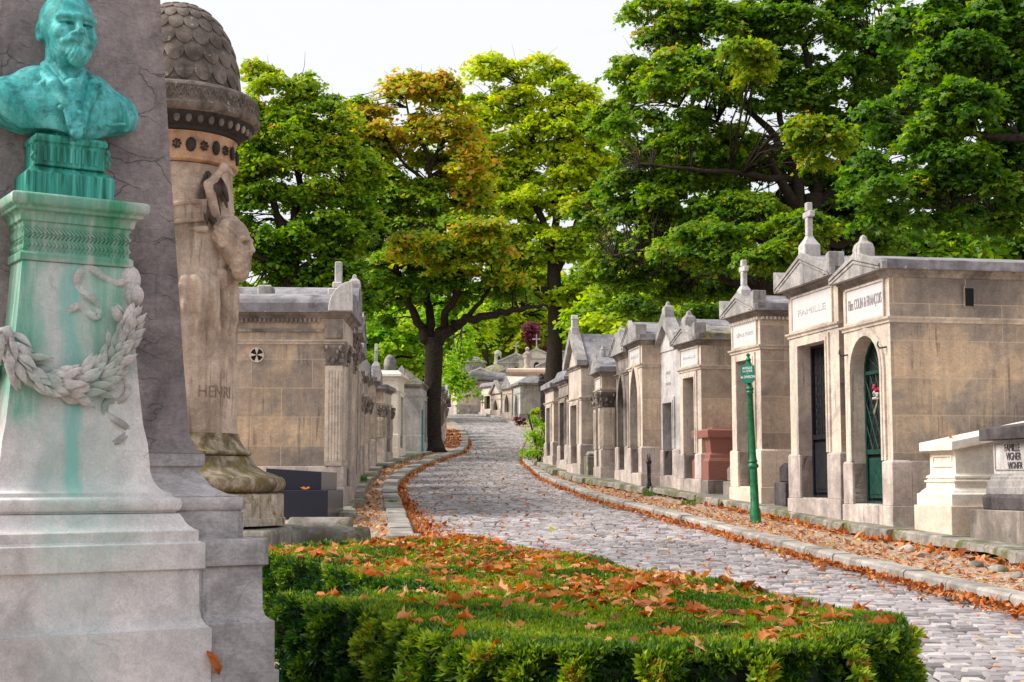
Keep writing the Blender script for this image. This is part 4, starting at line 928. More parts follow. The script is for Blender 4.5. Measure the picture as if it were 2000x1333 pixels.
stele('low grey block in front of the slate roofed tomb',1126,915,.4,.5,.5,.55,-9,None,'grey',pos=(1.62,38.8),W2=.9)
stele('light bluish marble grave block before the end of the right row',1105,916,.5,.8,.42,.5,-9,None,'greylight',pos=(1.42,40.3),W2=.8)
stele('low dark stone near the pointed arches',1160,930,.35,.4,.5,.62,-12,None,'slab',pos=(1.85,35.9),W2=.8)
# iron ornament by the gothic tomb
X,Y=2.86,30.6; t=thing('iron_railing','rusty wrought iron grave railing between the pointed arch tomb and the pointed gable tomb','railing',(X,Y,G(Y)+.235),R(-100))
q=MB()
for xx in (-.25,.25):
    q=MB(); q.lathe([(.035,0),(.035,.1),(.02,.12),(.02,.5),(.04,.55),(.02,.6),(.005,.72)],8,(xx,0)); q.build('post',M['blackdoor'],t,True)
q=MB()
for s in (-1,1):
    q.tube([(s*.12+.10*math.cos(a)*(1-a/14),0,.38+.12*math.sin(a)*(1-a/14)) for a in np.linspace(0,9,16)],.012,5); q.tube([(s*.12+.09*math.cos(-a)*(1-a/14),0,.16+.1*math.sin(-a)*(1-a/14)) for a in np.linspace(0,9,16)],.012,5)
q.tube([(-.25,0,.08),(.25,0,.08)],.012,5); q.build('scrollwork',M['browndoor'],t)
# bouquet hanging on the green door
o=TOMB_GREEN; mw=Matrix.Translation(o.location)@Euler(o.rotation_euler).to_matrix().to_4x4()
bp=mw@Vector((.93,.10,hz(770,20.2)-o.location[2])); t=thing('flower_bouquet','faded bouquet of pink and white flowers tied to the green iron door','bouquet',bp,o.rotation_euler[2])
q=MB(); 
for k in range(9): q.tube([(0,0,-.02),(-.1-.06*random.random(),-.03,-.22-.1*random.random())],.006,4)
q.build('stems',M['slab'],t)
for nm,mt,cc in (('pink_petals','leafpink',0.),('white_petals','greylight',.07)):
    q=MB()
    for k in range(16): q.ell((random.uniform(-.06,.09)+cc*.4,random.uniform(-.09,-.02),random.uniform(-.02,.12)-cc),(.026,.022,.02),6,4)
    q.build(nm,M[mt],t,True)
# orange leaf on the white lid etc. come later
# ---- leaning green signpost
X,Y=onG(1476,1021,.12); base=np.array([X,Y,G(Y)+.10]); top=at(1461,690,Y+.02); d=Vector(top-base); Lp=d.length
t=thing('signpost','leaning green painted cast iron post with white lettered sign plate','signpost',base); t.rotation_euler=Vector((0,0,1)).rotation_difference(d.normalized()).to_euler()
Z=lambda v:(1021-v)/(1021-690)*Lp
q=MB(); q.lathe([(.085,-.1),(.085,Z(995)),(.066,Z(990)),(.062,Z(935)),(.06,Z(915)),(.085,Z(912)),(.085,Z(908)),(.058,Z(904)),(.074,Z(901)),(.058,Z(896)),(.055,Z(890)),(.043,Z(770)),(.062,Z(767)),(.05,Z(764)),(.068,Z(760)),(.045,Z(756)),(.03,Z(745))],16); q.build('pole',M['postgreen'],t,True)
q=MB(); q.lathe([(.03,Z(715)),(.055,Z(712)),(.03,Z(707)),(.045,Z(703)),(.02,Z(698)),(.035,Z(693)),(.005,Z(690))],12); q.build('finial',M['postgreen'],t,True)
zc=Z(730); hw,hh=.105,.155; ca=R(-25); rot=Matrix.Rotation(ca,3,'Z')
pts=[(-hw,-hh*.7),(-hw*.5,-hh),(hw*.5,-hh),(hw,-hh*.7),(hw*1.05,0),(hw,hh*.75),(hw*.4,hh*.85),(0,hh*1.15),(-hw*.4,hh*.85),(-hw,hh*.75),(-hw*1.05,0)]
q=MB(); q.prism_xz([(x,z+zc) for x,z in pts][::-1],-.075,-.05); pl=q.build('sign_plate',M['signgreen'],t,bevel=.004); pl.rotation_euler=(0,0,ca)
for tx,s,dz in (('AVENUE',.058,.075),('1re LIGNE',.05,.03),('–',.05,-.008),('4e DIVISION',.058,-.06)): lettering(tx,s,M['signwhite'],pl,0,-.077,zc+dz,.72)
# teal pipe by the left tree
X,Y=-3.22,52.4; t=thing('standpipe','thin teal painted pipe standing against the grey domed tomb','pipe',(X,Y,G(Y)+.1),0)
q=MB(); q.lathe([(.05,0),(.05,.25),(.035,.28),(.03,1.6)],8); q.tube([(0,0,1.55),(0,0,1.62)],.022,6); q.build('pipe',M['teal'],t,True)
q=MB(); q.box(-.07,.07,-.06,.06,0,.12); q.build('foot',M['grey'],t)
# granite tomb behind the mossy column
xg,yg=at(560,1010,21.8)[:2]
t=thing('granite_grave','dark blue polished granite grave with sloping slab behind the mossy column base','grave',(at(640,1010,21.8)[0],21.8,G(21.8)+.1),R(180))
w=.95
zz=lambda v:hz(v,21.8)-G(21.8)-.1
q=MB(); q.box(0,w,-2.0,0,0,zz(958)); q.build('base',M['darkgranite'],t,bevel=.006)
q=MB(); q.prism_xz([(.12,zz(958)),(w,zz(958)),(w,zz(915)),(.12,zz(922))][::-1],-2.1,-.15); q.build('headstone',M['darkgranite'],t,bevel=.006)
# pinkish side block right under the big left tomb is its plinth; low kerb roll stones around the column
def roll(lb,u0,u1,vb,vt,Y,dep,mat='rollkerb'):
    a=at(u0,vt,Y);b=at(u1,vt,Y); L=b[0]-a[0]; g=G(Y)+.05; h=a[2]-g; t=MB()
    n=6; pts=[(0,0),(dep,0),(dep,h*.6)]+[(dep/2+dep/2*math.cos(PI*i/n),h*.62+h*.38*math.sin(PI*i/n)) for i in range(1,n)]+[(0,h*.6)]
    t.prism_yz(pts,0,L); o=t.build('grave_kerb',M[mat],smooth=True,bevel=.03,seg=2); o.location=(a[0],Y,g); return tag(o,lb,'kerb stone','rounded kerb stones round the column grave')
roll('front rounded kerb stone with green algae, jutting right from the column foot',475,718,1062,1030,17.2,.45)
roll('rear shorter rounded kerb stone behind the front one',560,684,1030,1011,18.6,.4)
# ================================================================ sculpture by signed distance fields
def surface_nets(f,lo,hi,h):
    xs=np.arange(lo[0],hi[0]+h,h); ysx=np.arange(lo[1],hi[1]+h,h); zs=np.arange(lo[2],hi[2]+h,h)
    X,Y,Z=np.meshgrid(xs,ysx,zs,indexing='ij'); D=f(X.astype(np.float32),Y.astype(np.float32),Z.astype(np.float32))
    nx,ny,nz=D.shape; S=D<0
    c=np.zeros((nx-1,ny-1,nz-1),dtype=np.int8)
    for dx in (0,1):
        for dy in (0,1):
            for dz in (0,1): c+=S[dx:nx-1+dx,dy:ny-1+dy,dz:nz-1+dz]
    act=(c>0)&(c<8); idx=-np.ones(act.shape,dtype=np.int64); I=np.argwhere(act); idx[act]=np.arange(len(I))
    P=np.zeros((len(I),3)); W=np.zeros(len(I))
    cor=[(a,b,d) for a in (0,1) for b in (0,1) for d in (0,1)]
    for p in cor:
        for ax in range(3):
            if p[ax]==1: continue
            q=list(p); q[ax]=1
            a=D[I[:,0]+p[0],I[:,1]+p[1],I[:,2]+p[2]]; b=D[I[:,0]+q[0],I[:,1]+q[1],I[:,2]+q[2]]
            m=(a<0)!=(b<0); t=np.where(m,a/(a-b+1e-12),0)
            for k in range(3): P[:,k]+=np.where(m,p[k]+(t if k==ax else 0),0)
            W+=m
    P=P/W[:,None]+I; P=np.array(lo)+P*h
    Q=[]
    for ax in range(3):
        o=[(1,2),(2,0),(0,1)][ax]
        sl0=[slice(0,n) for n in (nx,ny,nz)]; 
        A=S.take(range(0,S.shape[ax]-1),axis=ax); B=S.take(range(1,S.shape[ax]),axis=ax); ch=np.argwhere(A!=B); va=A[tuple(ch.T)]
        ok=(ch[:,o[0]]>0)&(ch[:,o[1]]>0)&(ch[:,o[0]]<(nx,ny,nz)[o[0]]-1)&(ch[:,o[1]]<(nx,ny,nz)[o[1]]-1); ch=ch[ok]; va=va[ok]
        def g(a,b):
            r=ch.copy(); r[:,o[0]]-=a; r[:,o[1]]-=b; return idx[tuple(r.T)]
        q=np.stack([g(0,0),g(1,0),g(1,1),g(0,1)],1); q[~va]=q[~va][:,::-1]; Q.append(q)
    Q=np.concatenate(Q); return P,Q[:,::-1]
def sm(a,b,k): h=np.clip(.5+.5*(b-a)/k,0,1); return b*(1-h)+a*h-k*h*(1-h)
def ssub(a,b,k): return -sm(-a,b,k)          # a minus b
def el(X,Y,Z,c,r,rot=None):
    x,y,z=X-c[0],Y-c[1],Z-c[2]
    if rot: x,y,z=rot3(x,y,z,rot)
    q=np.sqrt((x/r[0])**2+(y/r[1])**2+(z/r[2])**2); return (q-1)*min(r)*1.0*np.where(q>1,1,1)
def rot3(x,y,z,a):
    for ax,t in zip('xyz',a):
        if not t: continue
        c_,s_=math.cos(t),math.sin(t)
        if ax=='x': y,z=c_*y+s_*z,-s_*y+c_*z
        if ax=='y': x,z=c_*x-s_*z,s_*x+c_*z
        if ax=='z': x,y=c_*x+s_*y,-s_*x+c_*y
    return x,y,z
def cap(X,Y,Z,a,b,r0,r1=None):
    r1=r0 if r1 is None else r1; a=np.array(a,float);b=np.array(b,float);d=b-a;L=(d@d)
    t=np.clip(((X-a[0])*d[0]+(Y-a[1])*d[1]+(Z-a[2])*d[2])/L,0,1)
    return np.sqrt((X-a[0]-t*d[0])**2+(Y-a[1]-t*d[1])**2+(Z-a[2]-t*d[2])**2)-(r0+(r1-r0)*t)
def head(X,Y,Z,beard='goatee',hair=False,s=1.):
    """face towards -y, chin about z=0, crown about .305"""
    f=el(X,Y,Z,(0,.025,.185),(.104,.13,.122)); f=sm(f,el(X,Y,Z,(0,-.035,.10),(.083,.088,.105)),.05)
    f=sm(f,el(X,Y,Z,(0,-.055,.045),(.058,.06,.045)),.04)
    for k in (-1,1):
        f=sm(f,cap(X,Y,Z,(k*.015,-.122,.172),(k*.068,-.098,.172),.013,.012),.022)
        f=sm(f,el(X,Y,Z,(k*.058,-.085,.105),(.026,.022,.026)),.03)
        f=ssub(f,el(X,Y,Z,(k*.040,-.130,.148),(.029,.042,.018)),.009)
    for k in (-1,1):
        f=np.minimum(f,el(X,Y,Z,(k*.040,-.083,.146),(.019,.018,.015)))
        f=sm(f,cap(X,Y,Z,(k*.022,-.113,.158),(k*.062,-.102,.156),.006,.005),.006)
        f=sm(f,cap(X,Y,Z,(k*.024,-.112,.137),(k*.06,-.101,.136),.004,.004),.008)
        f=sm(f,el(X,Y,Z,(k*.017,-.135,.103),(.013,.014,.011)),.01)
        f=sm(f,cap(X,Y,Z,(k*.024,-.128,.098),(k*.055,-.098,.072),.006,.005),.014)
    f=sm(f,cap(X,Y,Z,(0,-.116,.163),(0,-.148,.112),.0115,.0165),.012)
    f=sm(f,el(X,Y,Z,(0,-.123,.063),(.024,.013,.0075)),.008)
    for k in (-1,1):
        f=sm(f,cap(X,Y,Z,(k*.008,-.137,.084),(k*.05,-.110,.073),.0125,.0085),.012)
        f=sm(f,cap(X,Y,Z,(k*.05,-.110,.073),(k*.064,-.094,.078),.008,.003),.01)
        e=el(X,Y,Z,(k*.104,.02,.135),(.012,.028,.042),(0,0,k*-.3)); e=ssub(e,el(X,Y,Z,(k*.117,.012,.137),(.011,.015,.026)),.008); f=sm(f,e,.012)
    if beard=='goatee':
        g=el(X,Y,Z,(0,-.112,.032),(.036,.033,.036)); g=g+.003*np.sin(X*420)*np.cos(Z*160); f=sm(f,g,.014)
        f=sm(f,el(X,Y,Z,(0,-.108,.004),(.024,.022,.02)),.015)
    else:
        g=el(X,Y,Z,(0,-.085,.01),(.07,.062,.085)); g=sm(g,el(X,Y,Z,(0,-.095,-.05),(.045,.042,.05)),.03); g=g+.005*np.sin(X*190+Z*60)*np.sin(Z*150+X*80); f=sm(f,g,.02)
    if hair:
        g=el(X,Y,Z,(0,.035,.205),(.118,.135,.118))+.006*np.sin(X*130+Z*70)*np.sin(Z*120-Y*110); f=sm(f,np.maximum(g,-(Y+.06+(.2-Z)*.5)),.012)
    return f
# ---- the big memorial: pedestal and stele, built on one axis
TH=R(32.5); CX,CY=-2.115,6.795
mon=thing('memorial_monument','tall pale marble pedestal with carved garland in front of a dark granite stele','monument',(CX,CY,0),TH)
W_=.31
ped=[(.31,.2),(.25,.40),(.25,.795),(.246,.797),(.228,.811),(.214,.84),(.206,.878),(.204,1.053),(.224,1.058),(.222,1.172),(.198,1.181),(.198,1.227),(.182,1.236),(.166,1.249),(.152,1.266),(.144,1.284),(.132,1.302),(.125,1.305)]
def stack_d(mb,w,fr,bk,prof):   # offsets to the sides and the front only; the back stays inside the stele
    mb.stack(-w,w,-fr,bk,[(o,o,0,z) for o,z in prof])
mb=MB(); stack_d(mb,W_,W_,.25,ped); mb.build('pedestal_base',M['marble'],mon,smooth=True,bevel=.004)
n=8; tor=[(.118,1.308)]+[(.118+.02*math.sin(PI*i/n),1.344-.031*math.cos(PI*i/n)) for i in range(n+1)]+[(.112,1.377),(.104,1.381),(.1,1.397)]
cav=[(.1,1.397)]+[(.1-.078*math.sin(PI/2*i/10),1.397+.135*(1-math.cos(PI/2*i/10))) for i in range(1,11)]
shaft=tor+cav[1:]+[(.014,1.62),(-.004,1.707),(-.02,1.86),(-.034,2.014),(-.046,2.16),(-.054,2.253),(-.064,2.40),(-.066,2.434)]
mb=MB(); stack_d(mb,W_,W_,.2,shaft); mb.build('pedestal_shaft',M['marble'],mon,smooth=True)
capp=[(-.056,2.436),(-.052,2.441),(-.052,2.470),(-.060,2.476),(-.068,2.480),(-.070,2.592),(-.064,2.600),(-.062,2.612),(-.052,2.616),(-.050,2.626)]+[(-.05+.026*(1-math.cos(PI/2*i/6)),2.626+.034*math.sin(PI/2*i/6)) for i in range(1,7)]+[(-.020,2.664),(-.018,2.675),(-.004,2.684),(.002,2.692),(.003,2.722),(-.004,2.732),(-.02,2.738)]
mb=MB(); stack_d(mb,W_,W_,.16,capp); cp=mb.build('pedestal_cap',M['marble'],mon,smooth=True,bevel=.002)
# braided leaf band under the cap (front and left faces)
q=MB()
for side in ('f','l'):
    L=2*(W_-.07); k=26
    for i in range(k):
        for j in (0,1):
            t=-L/2+L*(i+.5)/k; z=2.508+.056*j; s=1 if j==0 else -1
            pts=[(-.014,-.024*s),(.014,.0),(-.006,.026*s)]
            if side=='f': q.tube([(t+a,-(W_-.072)-.003,z+b) for a,b in pts],[.004,.009,.004],5)
            else: q.tube([(-(W_-.072)-.003,t+a,z+b) for a,b in pts],[.004,.009,.004],5)
q.build('braided_band',M['marble'],cp,True)
# stele and its base
mb=MB(); w=.756-.0; fy=.418; bk=.55
stp=[(.20,.2),(.134,.38),(.134,.588),(.118,.59),(.116,.809),(.112,.812),(.098,.818),(.082,.836),(.074,.866),(.070,1.058),(.092,1.066),(.091,1.18),(.088,1.184),(.002,1.187),(.001,1.305),(-.006,1.308),(-.008,1.312)]+[(-.008+.012*math.sin(PI*i/8),1.344-.03*math.cos(PI*i/8)) for i in range(9)]+[(-.02,1.376)]
mb.stack(-w,w,-fy,bk,[(o,o,o,z) for o,z in stp]); mb.build('stele_base',M['stelebase'],mon,smooth=True,bevel=.004)
mb=MB(); sp=[(.726,.388,1.376),(.724,.386,1.386),(.70,.35,1.392),(.664,.26,1.421),(.648,.215,1.455),(.634,.18,1.491),(.634,.18,1.518),(.646,.2,1.52),(.646,.2,1.580)]
mb.stack(0,0,0,0,[(x,y,bk-.03,z) for x,y,z in sp]); mb.build('stele_moulding',M['stelebase'],mon,smooth=True,bevel=.003)
mb=MB(); sp=[(.644,.2,1.5805),(.626,.14,1.601),(.612,.112,1.64),(.606,.09,1.681),(.578,.06,2.043),(.544,.03,2.546),(.52,.0,2.93),(.46,-.03,3.73),(.42,-.05,4.35),(.30,-.06,4.5)]
mb.stack(0,0,0,0,[(x,y,bk-.05,z) for x,y,z in sp]); mb.build('stele',M['stele'],mon,smooth=True)
# carved laurel garland, one leaf after the other along a hanging curve
def leafsurf(q,o,d,n,L,W,thick=.012,bend=.25):
    """a pointed, cupped leaf: base o, direction d, outward normal n"""
    d=Vector(d).normalized(); n=Vector(n).normalized(); s=d.cross(n).normalized(); n=s.cross(d)
    m=7; vs=[]
    for i in range(m+1):
        t=i/m; w=W*.5*math.sin(PI*min(1,t*.94+.06))**1.15; h=bend*L*math.sin(PI*t)*.55+ .02*L
        c=Vector(o)+d*(L*t)+n*h
        vs+= [c-s*w-n*thick*.6, c-s*w*.5+n*thick*.55, c+n*thick*.05, c+s*w*.5+n*thick*.55, c+s*w-n*thick*.6]
    fs=[]
    for i in range(m):
        for j in range(4): a=i*5+j; fs.append((a,a+1,a+6,a+5))
    q.add(vs,fs)
FR=lambda z:-(W_+float(np.interp(z,[1.40,1.53,1.70,2.0,2.25,2.43],[.1,.02,-.004,-.033,-.054,-.066])))
gar=thing('x','','') if False else None
q=MB(); random.seed(3)
ctrl=[(-.33,2.12),(-.29,1.99),(-.20,1.90),(-.10,1.87),(.0,1.88),(.08,1.915),(.145,1.975),(.19,2.05),(.215,2.13),(.225,2.20)]
def gp(t):
    k=t*(len(ctrl)-1); i=min(int(k),len(ctrl)-2); f_=k-i; a,b=ctrl[i],ctrl[i+1]; return a[0]+(b[0]-a[0])*f_,a[1]+(b[1]-a[1])*f_
for i in range(120):
    t=(i+.5)/120*(1.0); x,z=gp(t); x2,z2=gp(min(1,t+.02)); dx,dz=x2-x,z2-z; L_=math.hypot(dx,dz) or 1; tx,tz=dx/L_,dz/L_
    if t>.985: tx,tz=.2,.97
    a=random.uniform(-1,1); wd=.046*(1-.75*abs(t-.35)); sx=-tz; sz=tx
    ox=x+sx*a*wd; oz=z+sz*a*wd; ang=a*.6+random.uniform(-.35,.35)
    drx=tx*math.cos(ang)+sx*math.sin(ang); drz=tz*math.cos(ang)+sz*math.sin(ang)
    prot=.012+.045*(1-a*a)
    leafsurf(q,(ox,FR(oz)-prot,oz),(drx,-.15-random.random()*.25,drz),(sx*a*.5,-1,sz*a*.5),random.uniform(.095,.14)*(1-.25*t),random.uniform(.030,.043),.004,.20)
for i in range(16):
    x,z=gp(random.random()); q.ell((x+random.uniform(-.02,.02),FR(z)-.06,z+random.uniform(-.02,.02)),(.010,.010,.010),8,6)
body=MB(); body.tube([(gp(t)[0],FR(gp(t)[1])-.012,gp(t)[1]) for t in np.linspace(0,1,24)],[.045-.015*abs(t-.4) for t in np.linspace(0,1,24)],10)
g1=q.build('garland_leaves',M['garland'],mon,smooth='all'); body.build('garland_core',M['garland'],g1,smooth='all')
# the garland's continuation round the left side face
q=MB()
for i in range(36):
    t=random.random(); y=-.27+.3*t; z=2.14+.0*t-.18*math.sin(PI*t)+random.uniform(-.05,.05)
    leafsurf(q,(FR(z)-.03,y,z),(-.2,.8,random.uniform(-.6,.6)),(-1,0,0),.1,.04)
q.build('side_garland',M['garland'],mon,smooth='all')
# fluttering ribbons: flat bands bent along curves
def ribbon(q,pts,w):
    P=[Vector((x,0,z)) for x,z in pts]; pts2=[]
    m=len(P)
    for i in range((m-1)*6+1):
        k=i/6; a=min(int(k),m-2); t=k-a; p0=P[max(a-1,0)];p1=P[a];p2=P[a+1];p3=P[min(a+2,m-1)]
        pts2.append(.5*((2*p1)+(-p0+p2)*t+(2*p0-5*p1+4*p2-p3)*t*t+(-p0+3*p1-3*p2+p3)*t**3))
    vs=[];N_=len(pts2)
    for i,p in enumerate(pts2):
        d=(pts2[min(i+1,N_-1)]-pts2[max(i-1,0)]).normalized(); s=Vector((-d.z,0,d.x)); ww=w*(.25+.75*min(1,min(i,N_-1-i)/4)); h=.010+.008*math.sin(i*.55)
        y=FR(p.z)
        for a,b in ((-.5,-.0),(-.42,-h*1.3),(0,-h*.75),(.42,-h*1.3),(.5,-.0)): c=p+s*(a*ww); vs.append((c.x,y+.002+b,c.z))
    fs=[]
    for i in range(N_-1):
        for j in range(4): fs.append((i*5+j,(i+1)*5+j,(i+1)*5+j+1,i*5+j+1))
    q.add(vs,fs)
q=MB()
ribbon(q,[(.245,2.39),(.19,2.36),(.12,2.385),(.06,2.42),(.01,2.395),(.005,2.34),(.05,2.29),(.10,2.25),(.09,2.195),(.04,2.22),(.0,2.24),(-.045,2.20)],.034)
ribbon(q,[(.20,2.02),(.215,1.94),(.235,1.87),(.20,1.815),(.14,1.81),(.13,1.76),(.19,1.72),(.235,1.68),(.20,1.64),(.15,1.615)],.032)
q.build('ribbon',M['garland'],mon,smooth='all')
# big boss and loop at the right end
q=MB(); q.ell((.262,FR(2.3)-.02,2.305),(.042,.05,.05),14,10); q.ell((.25,FR(2.4)+.02,2.38),(.055,.045,.07),14,8); q.build('garland_knot',M['garland'],mon,smooth='all')
# ---- bronze bust
def bustf(X,Y,Z):
    hs=1.13; f=head(X/hs,Y/hs,(Z+.012)/hs,'goatee')*hs
    f=sm(f,cap(X,Y,Z,(0,.03,.05),(0,.055,-.12),.084,.098),.03)
    # torso: shoulders and chest
    t=el(X,Y,Z,(0,.05,-.185),(.32,.13,.15)); 
    t=sm(t,cap(X,Y,Z,(-.225,.055,-.195),(.225,.055,-.195),.108),.05)
    t=sm(t,el(X,Y,Z,(0,-.005,-.23),(.19,.125,.16)),.06)
    t=sm(t,cap(X,Y,Z,(-.12,.045,-.085),(.12,.045,-.085),.062),.07)
    # lower edge sweeps up to the shoulders
    ax=np.abs(X); cut=-(Z+.335-.10*(ax/.33)**2+.012*np.sin(X*22)); t=np.maximum(t,cut)
    # coat folds
    t=t+.004*np.sin(X*38+Z*20)*np.clip((ax-.12)*6,0,1)
    f=sm(f,t,.018)
    # open waistcoat channel
    f=ssub(f,cap(X,Y,Z,(0,-.17,-.10),(.005,-.185,-.34),.030,.016),.012)
    f=sm(f,cap(X,Y,Z,(0,-.09,-.12),(.004,-.140,-.33),.040,.030),.012)
    # lapels and turned collar as flat slabs
    for k in (-1,1):
        for (a,b,r0,r1) in (((k*.085,.045,-.005),(k*.105,-.035,-.07),.021,.024),((k*.105,-.035,-.07),(k*.085,-.095,-.125),.026,.034),((k*.085,-.095,-.125),(k*.045,-.138,-.21),.032,.022),((k*.045,-.138,-.21),(k*.030,-.150,-.30),.018,.013)):
            f=sm(f,cap(X,Y,Z,a,b,r0,r1),.006)
        f=sm(f,cap(X,Y,Z,(k*.12,-.075,-.115),(k*.150,-.062,-.135),.018,.006),.006)
        f=ssub(f,cap(X,Y,Z,(k*.098,-.103,-.083),(k*.165,-.075,-.115),.004,.004),.003)
        f=ssub(f,cap(X,Y,Z,(k*.125,-.100,-.155),(k*.062,-.148,-.235),.005,.005),.005)
        # shirt collar points
        f=sm(f,cap(X,Y,Z,(k*.062,-.03,-.02),(k*.03,-.085,-.085),.014,.016),.006)
    f=sm(f,el(X,Y,Z,(0,-.10,-.115),(.038,.025,.032)),.008)          # cravat
    f=sm(f,cap(X,Y,Z,(-.035,-.105,-.13),(.04,-.105,-.145),.012),.008)
    for x,z in ((.005,-.19),(.006,-.245),(.007,-.30)): f=sm(f,el(X,Y,Z,(x,-.160-(-.19-z)*.12,z),(.010,.008,.010)),.003)
    f=sm(f,el(X,Y,Z,(-.072,-.158,-.235),(.014,.010,.014)),.003)
    f=sm(f,el(X,Y,Z,(.108,-.112,-.098),(.012,.012,.012)),.003)
    f=sm(f,cap(X,Y,Z,(.145,-.135,-.275),(.235,-.095,-.25),.008,.007),.006) # breast pocket
    f=ssub(f,cap(X,Y,Z,(.145,-.150,-.285),(.238,-.108,-.26),.004,.004),.004)
    f=ssub(f,cap(X,Y,Z,(.09,-.158,-.225),(.115,-.150,-.228),.003,.003),.002)
    return f
P_,Q_=surface_nets(bustf,(-.37,-.22,-.37),(.37,.22,.37),.0036)
me=fast_mesh('bronze_bust',P_,4,len(Q_),Q_,None,True)
BUST=thing('portrait_bust','green patinated bronze bust of a bald bearded man on the marble pedestal','bust',(0,0,0),TH)
bo=np.array([CX,CY])+np.array([math.cos(TH),math.sin(TH)])*(-.032)+np.array([-math.sin(TH),math.cos(TH)])*(-.10)
BUST.location=(bo[0],bo[1],2.737)
ob=link('bust',me,M['bronze'],BUST); ob.location=(0,-.0,.655); ob.rotation_euler=(0,0,R(3)); ob.scale=(1.06,1.04,1.06)
q=MB(); q.stack(-.20,.20,-.13,.11,[(0,0),(0,.11),(-.012,.118),(-.03,.14),(-.034,.145)]); q.stack(-.16,.16,-.115,.09,[(0,.145),(0,.15),(-.002,.25),(.006,.256),(.008,.272),(.0,.29)]); q.build('socle',M['socle'],BUST,bevel=.004)
q=MB(); q.lathe([(.13,.27),(.085,.30),(.07,.34),(.08,.40)],20,(0,0)); q.build('stem',M['socle'],BUST,True)
q=MB()
for k in (-1,1):
    q.tube([(k*.165,-.112,.16),(k*.178,-.115,.18),(k*.166,-.115,.20),(k*.176,-.115,.225),(k*.168,-.112,.245)],.008,6)
for i in range(9): q.box(-.125+i*.029,-.112+i*.029,-.121,-.113,.165,.235)
q.build('relief_frame',M['socle'],BUST)
# ---- domed column monument with bearded relief
KX,KY=-3.95,16.9; kz=G(KY)
col=thing('column_monument','round stone grave column with fish scale dome and bearded relief figure','monument',(KX,KY,0),0)
rad=lambda u,v:(at(u,v,KY)[0]-KX)
hzK=lambda v:hz(v,KY)
q=MB(); q.stack(-1.37,1.37,-1.37,1.37,[(0,kz-.3),(0,hzK(1030)),]); q.build('foot_slab',M['rollkerb'],col,bevel=.05,seg=2)
q=MB(); r1=rad(555,1000); q.lathe([(r1,hzK(1025)),(r1,hzK(1012)),(r1-.02,hzK(1010)),(r1-.02,hzK(966)),(r1-.05,hzK(964))],48); q.build('foot_block',M['columnfoot'],col,True)
pr=[(rad(553,950)-.05,hzK(963))]
def tor_(rc,zc,a,b,n=8): return [(rc+a*math.cos(t),zc+b*math.sin(t)) for t in np.linspace(-PI/2,PI/2,n)]
zA,zB=hzK(962),hzK(930); pr+=tor_(rad(553,946)-.07,(zA+zB)/2,.085,(zB-zA)/2*.95)
pr+=[(rad(530,925),hzK(926)),(rad(515,915),hzK(921)),(rad(498,905),hzK(910)),(rad(490,898),hzK(897)),(rad(489,894),hzK(893))]
zA,zB=hzK(892),hzK(880); pr+=tor_(rad(486,885)-.03,(zA+zB)/2,.05,(zB-zA)/2*.95,6)
pr+=[(rad(474,872),hzK(872)),(rad(468,862),hzK(862)),(rad(464,850),hzK(848))]
q=MB(); q.lathe(pr,48); q.build('mossy_base',M['columnbase'],col,True)
q=MB(); q.lathe([(rad(464,850),hzK(848)),(rad(461,830),hzK(828)),(rad(460,780),hzK(780)),(rad(461,700),hzK(700)),(rad(464,560),hzK(560)),(rad(458,450),hzK(450)),(rad(452,350),hzK(350)),(rad(452,346),hzK(338))],56); sh=q.build('shaft',M['column'],col,True)
q=MB(); q.lathe([(rad(452,340),hzK(336)),(rad(462,335),hzK(333)),(rad(464,330),hzK(327)),(rad(458,326),hzK(324)),(rad(458,300),hzK(285)),(rad(462,290),hzK(280))],56); fz=q.build('frieze',M['frieze'],col,True)
q=MB(); rr=rad(462,300)
for i,a in enumerate(np.arange(-90,30,13.)):
    ar=R(a); c=(rr*math.cos(ar),rr*math.sin(ar)); zc=hzK(306)
    if i%2==0:
        q.ell((c[0],c[1],zc),(.06*abs(math.sin(ar))+.008,.06*abs(math.cos(ar))+.008,.085),12,8)
    else:
        for k in range(7):
            t=k/7*2*PI; q.ell(((rr)*math.cos(ar+.055*math.cos(t)),(rr)*math.sin(ar+.055*math.cos(t)),zc+.045*math.sin(t)),(.017,.017,.017),6,4)
        q.tube([((rr+.004)*math.cos(ar+t),(rr+.004)*math.sin(ar+t),zc+.04*math.sin(t*60)) for t in np.linspace(-.045,.045,10)],.010,5)
q.build('rosette',M['sooty'],fz,True)
# egg and dart ring
q=MB(); ra,rb=rad(460,285),rad(494,262); q.lathe([(ra-.02,hzK(281)),(ra+.03,hzK(277)),(ra+.04,hzK(271)),(ra+.08,hzK(268)),(rb-.0,hzK(252)),(rb+.01,hzK(249))],56); ed=q.build('egg_moulding',M['sooty'],col,True)
q=MB()
for i in range(22):
    q=MB(); a=-PI*.98+2*PI*i/40; r_=(ra+.10+rb)/2; q.ell((r_*math.cos(a),r_*math.sin(a),hzK(261)),(.026+.012*abs(math.sin(a)),.026+.012*abs(math.cos(a)),.055),8,6); q.build('egg',M['grime'],ed,True)
rc=rad(506,250)
q=MB(); q.lathe([(rb+.0,hzK(250)),(rc-.02,hzK(247)),(rc,hzK(243)),(rc,hzK(236)),(rc-.025,hzK(233)),(rc-.03,hzK(203)),(rc-.07,hzK(196)),(rad(466,190)-.0,hzK(186))],64); ring=q.build('cap_ring',M['columncap'],col,True)
q=MB()
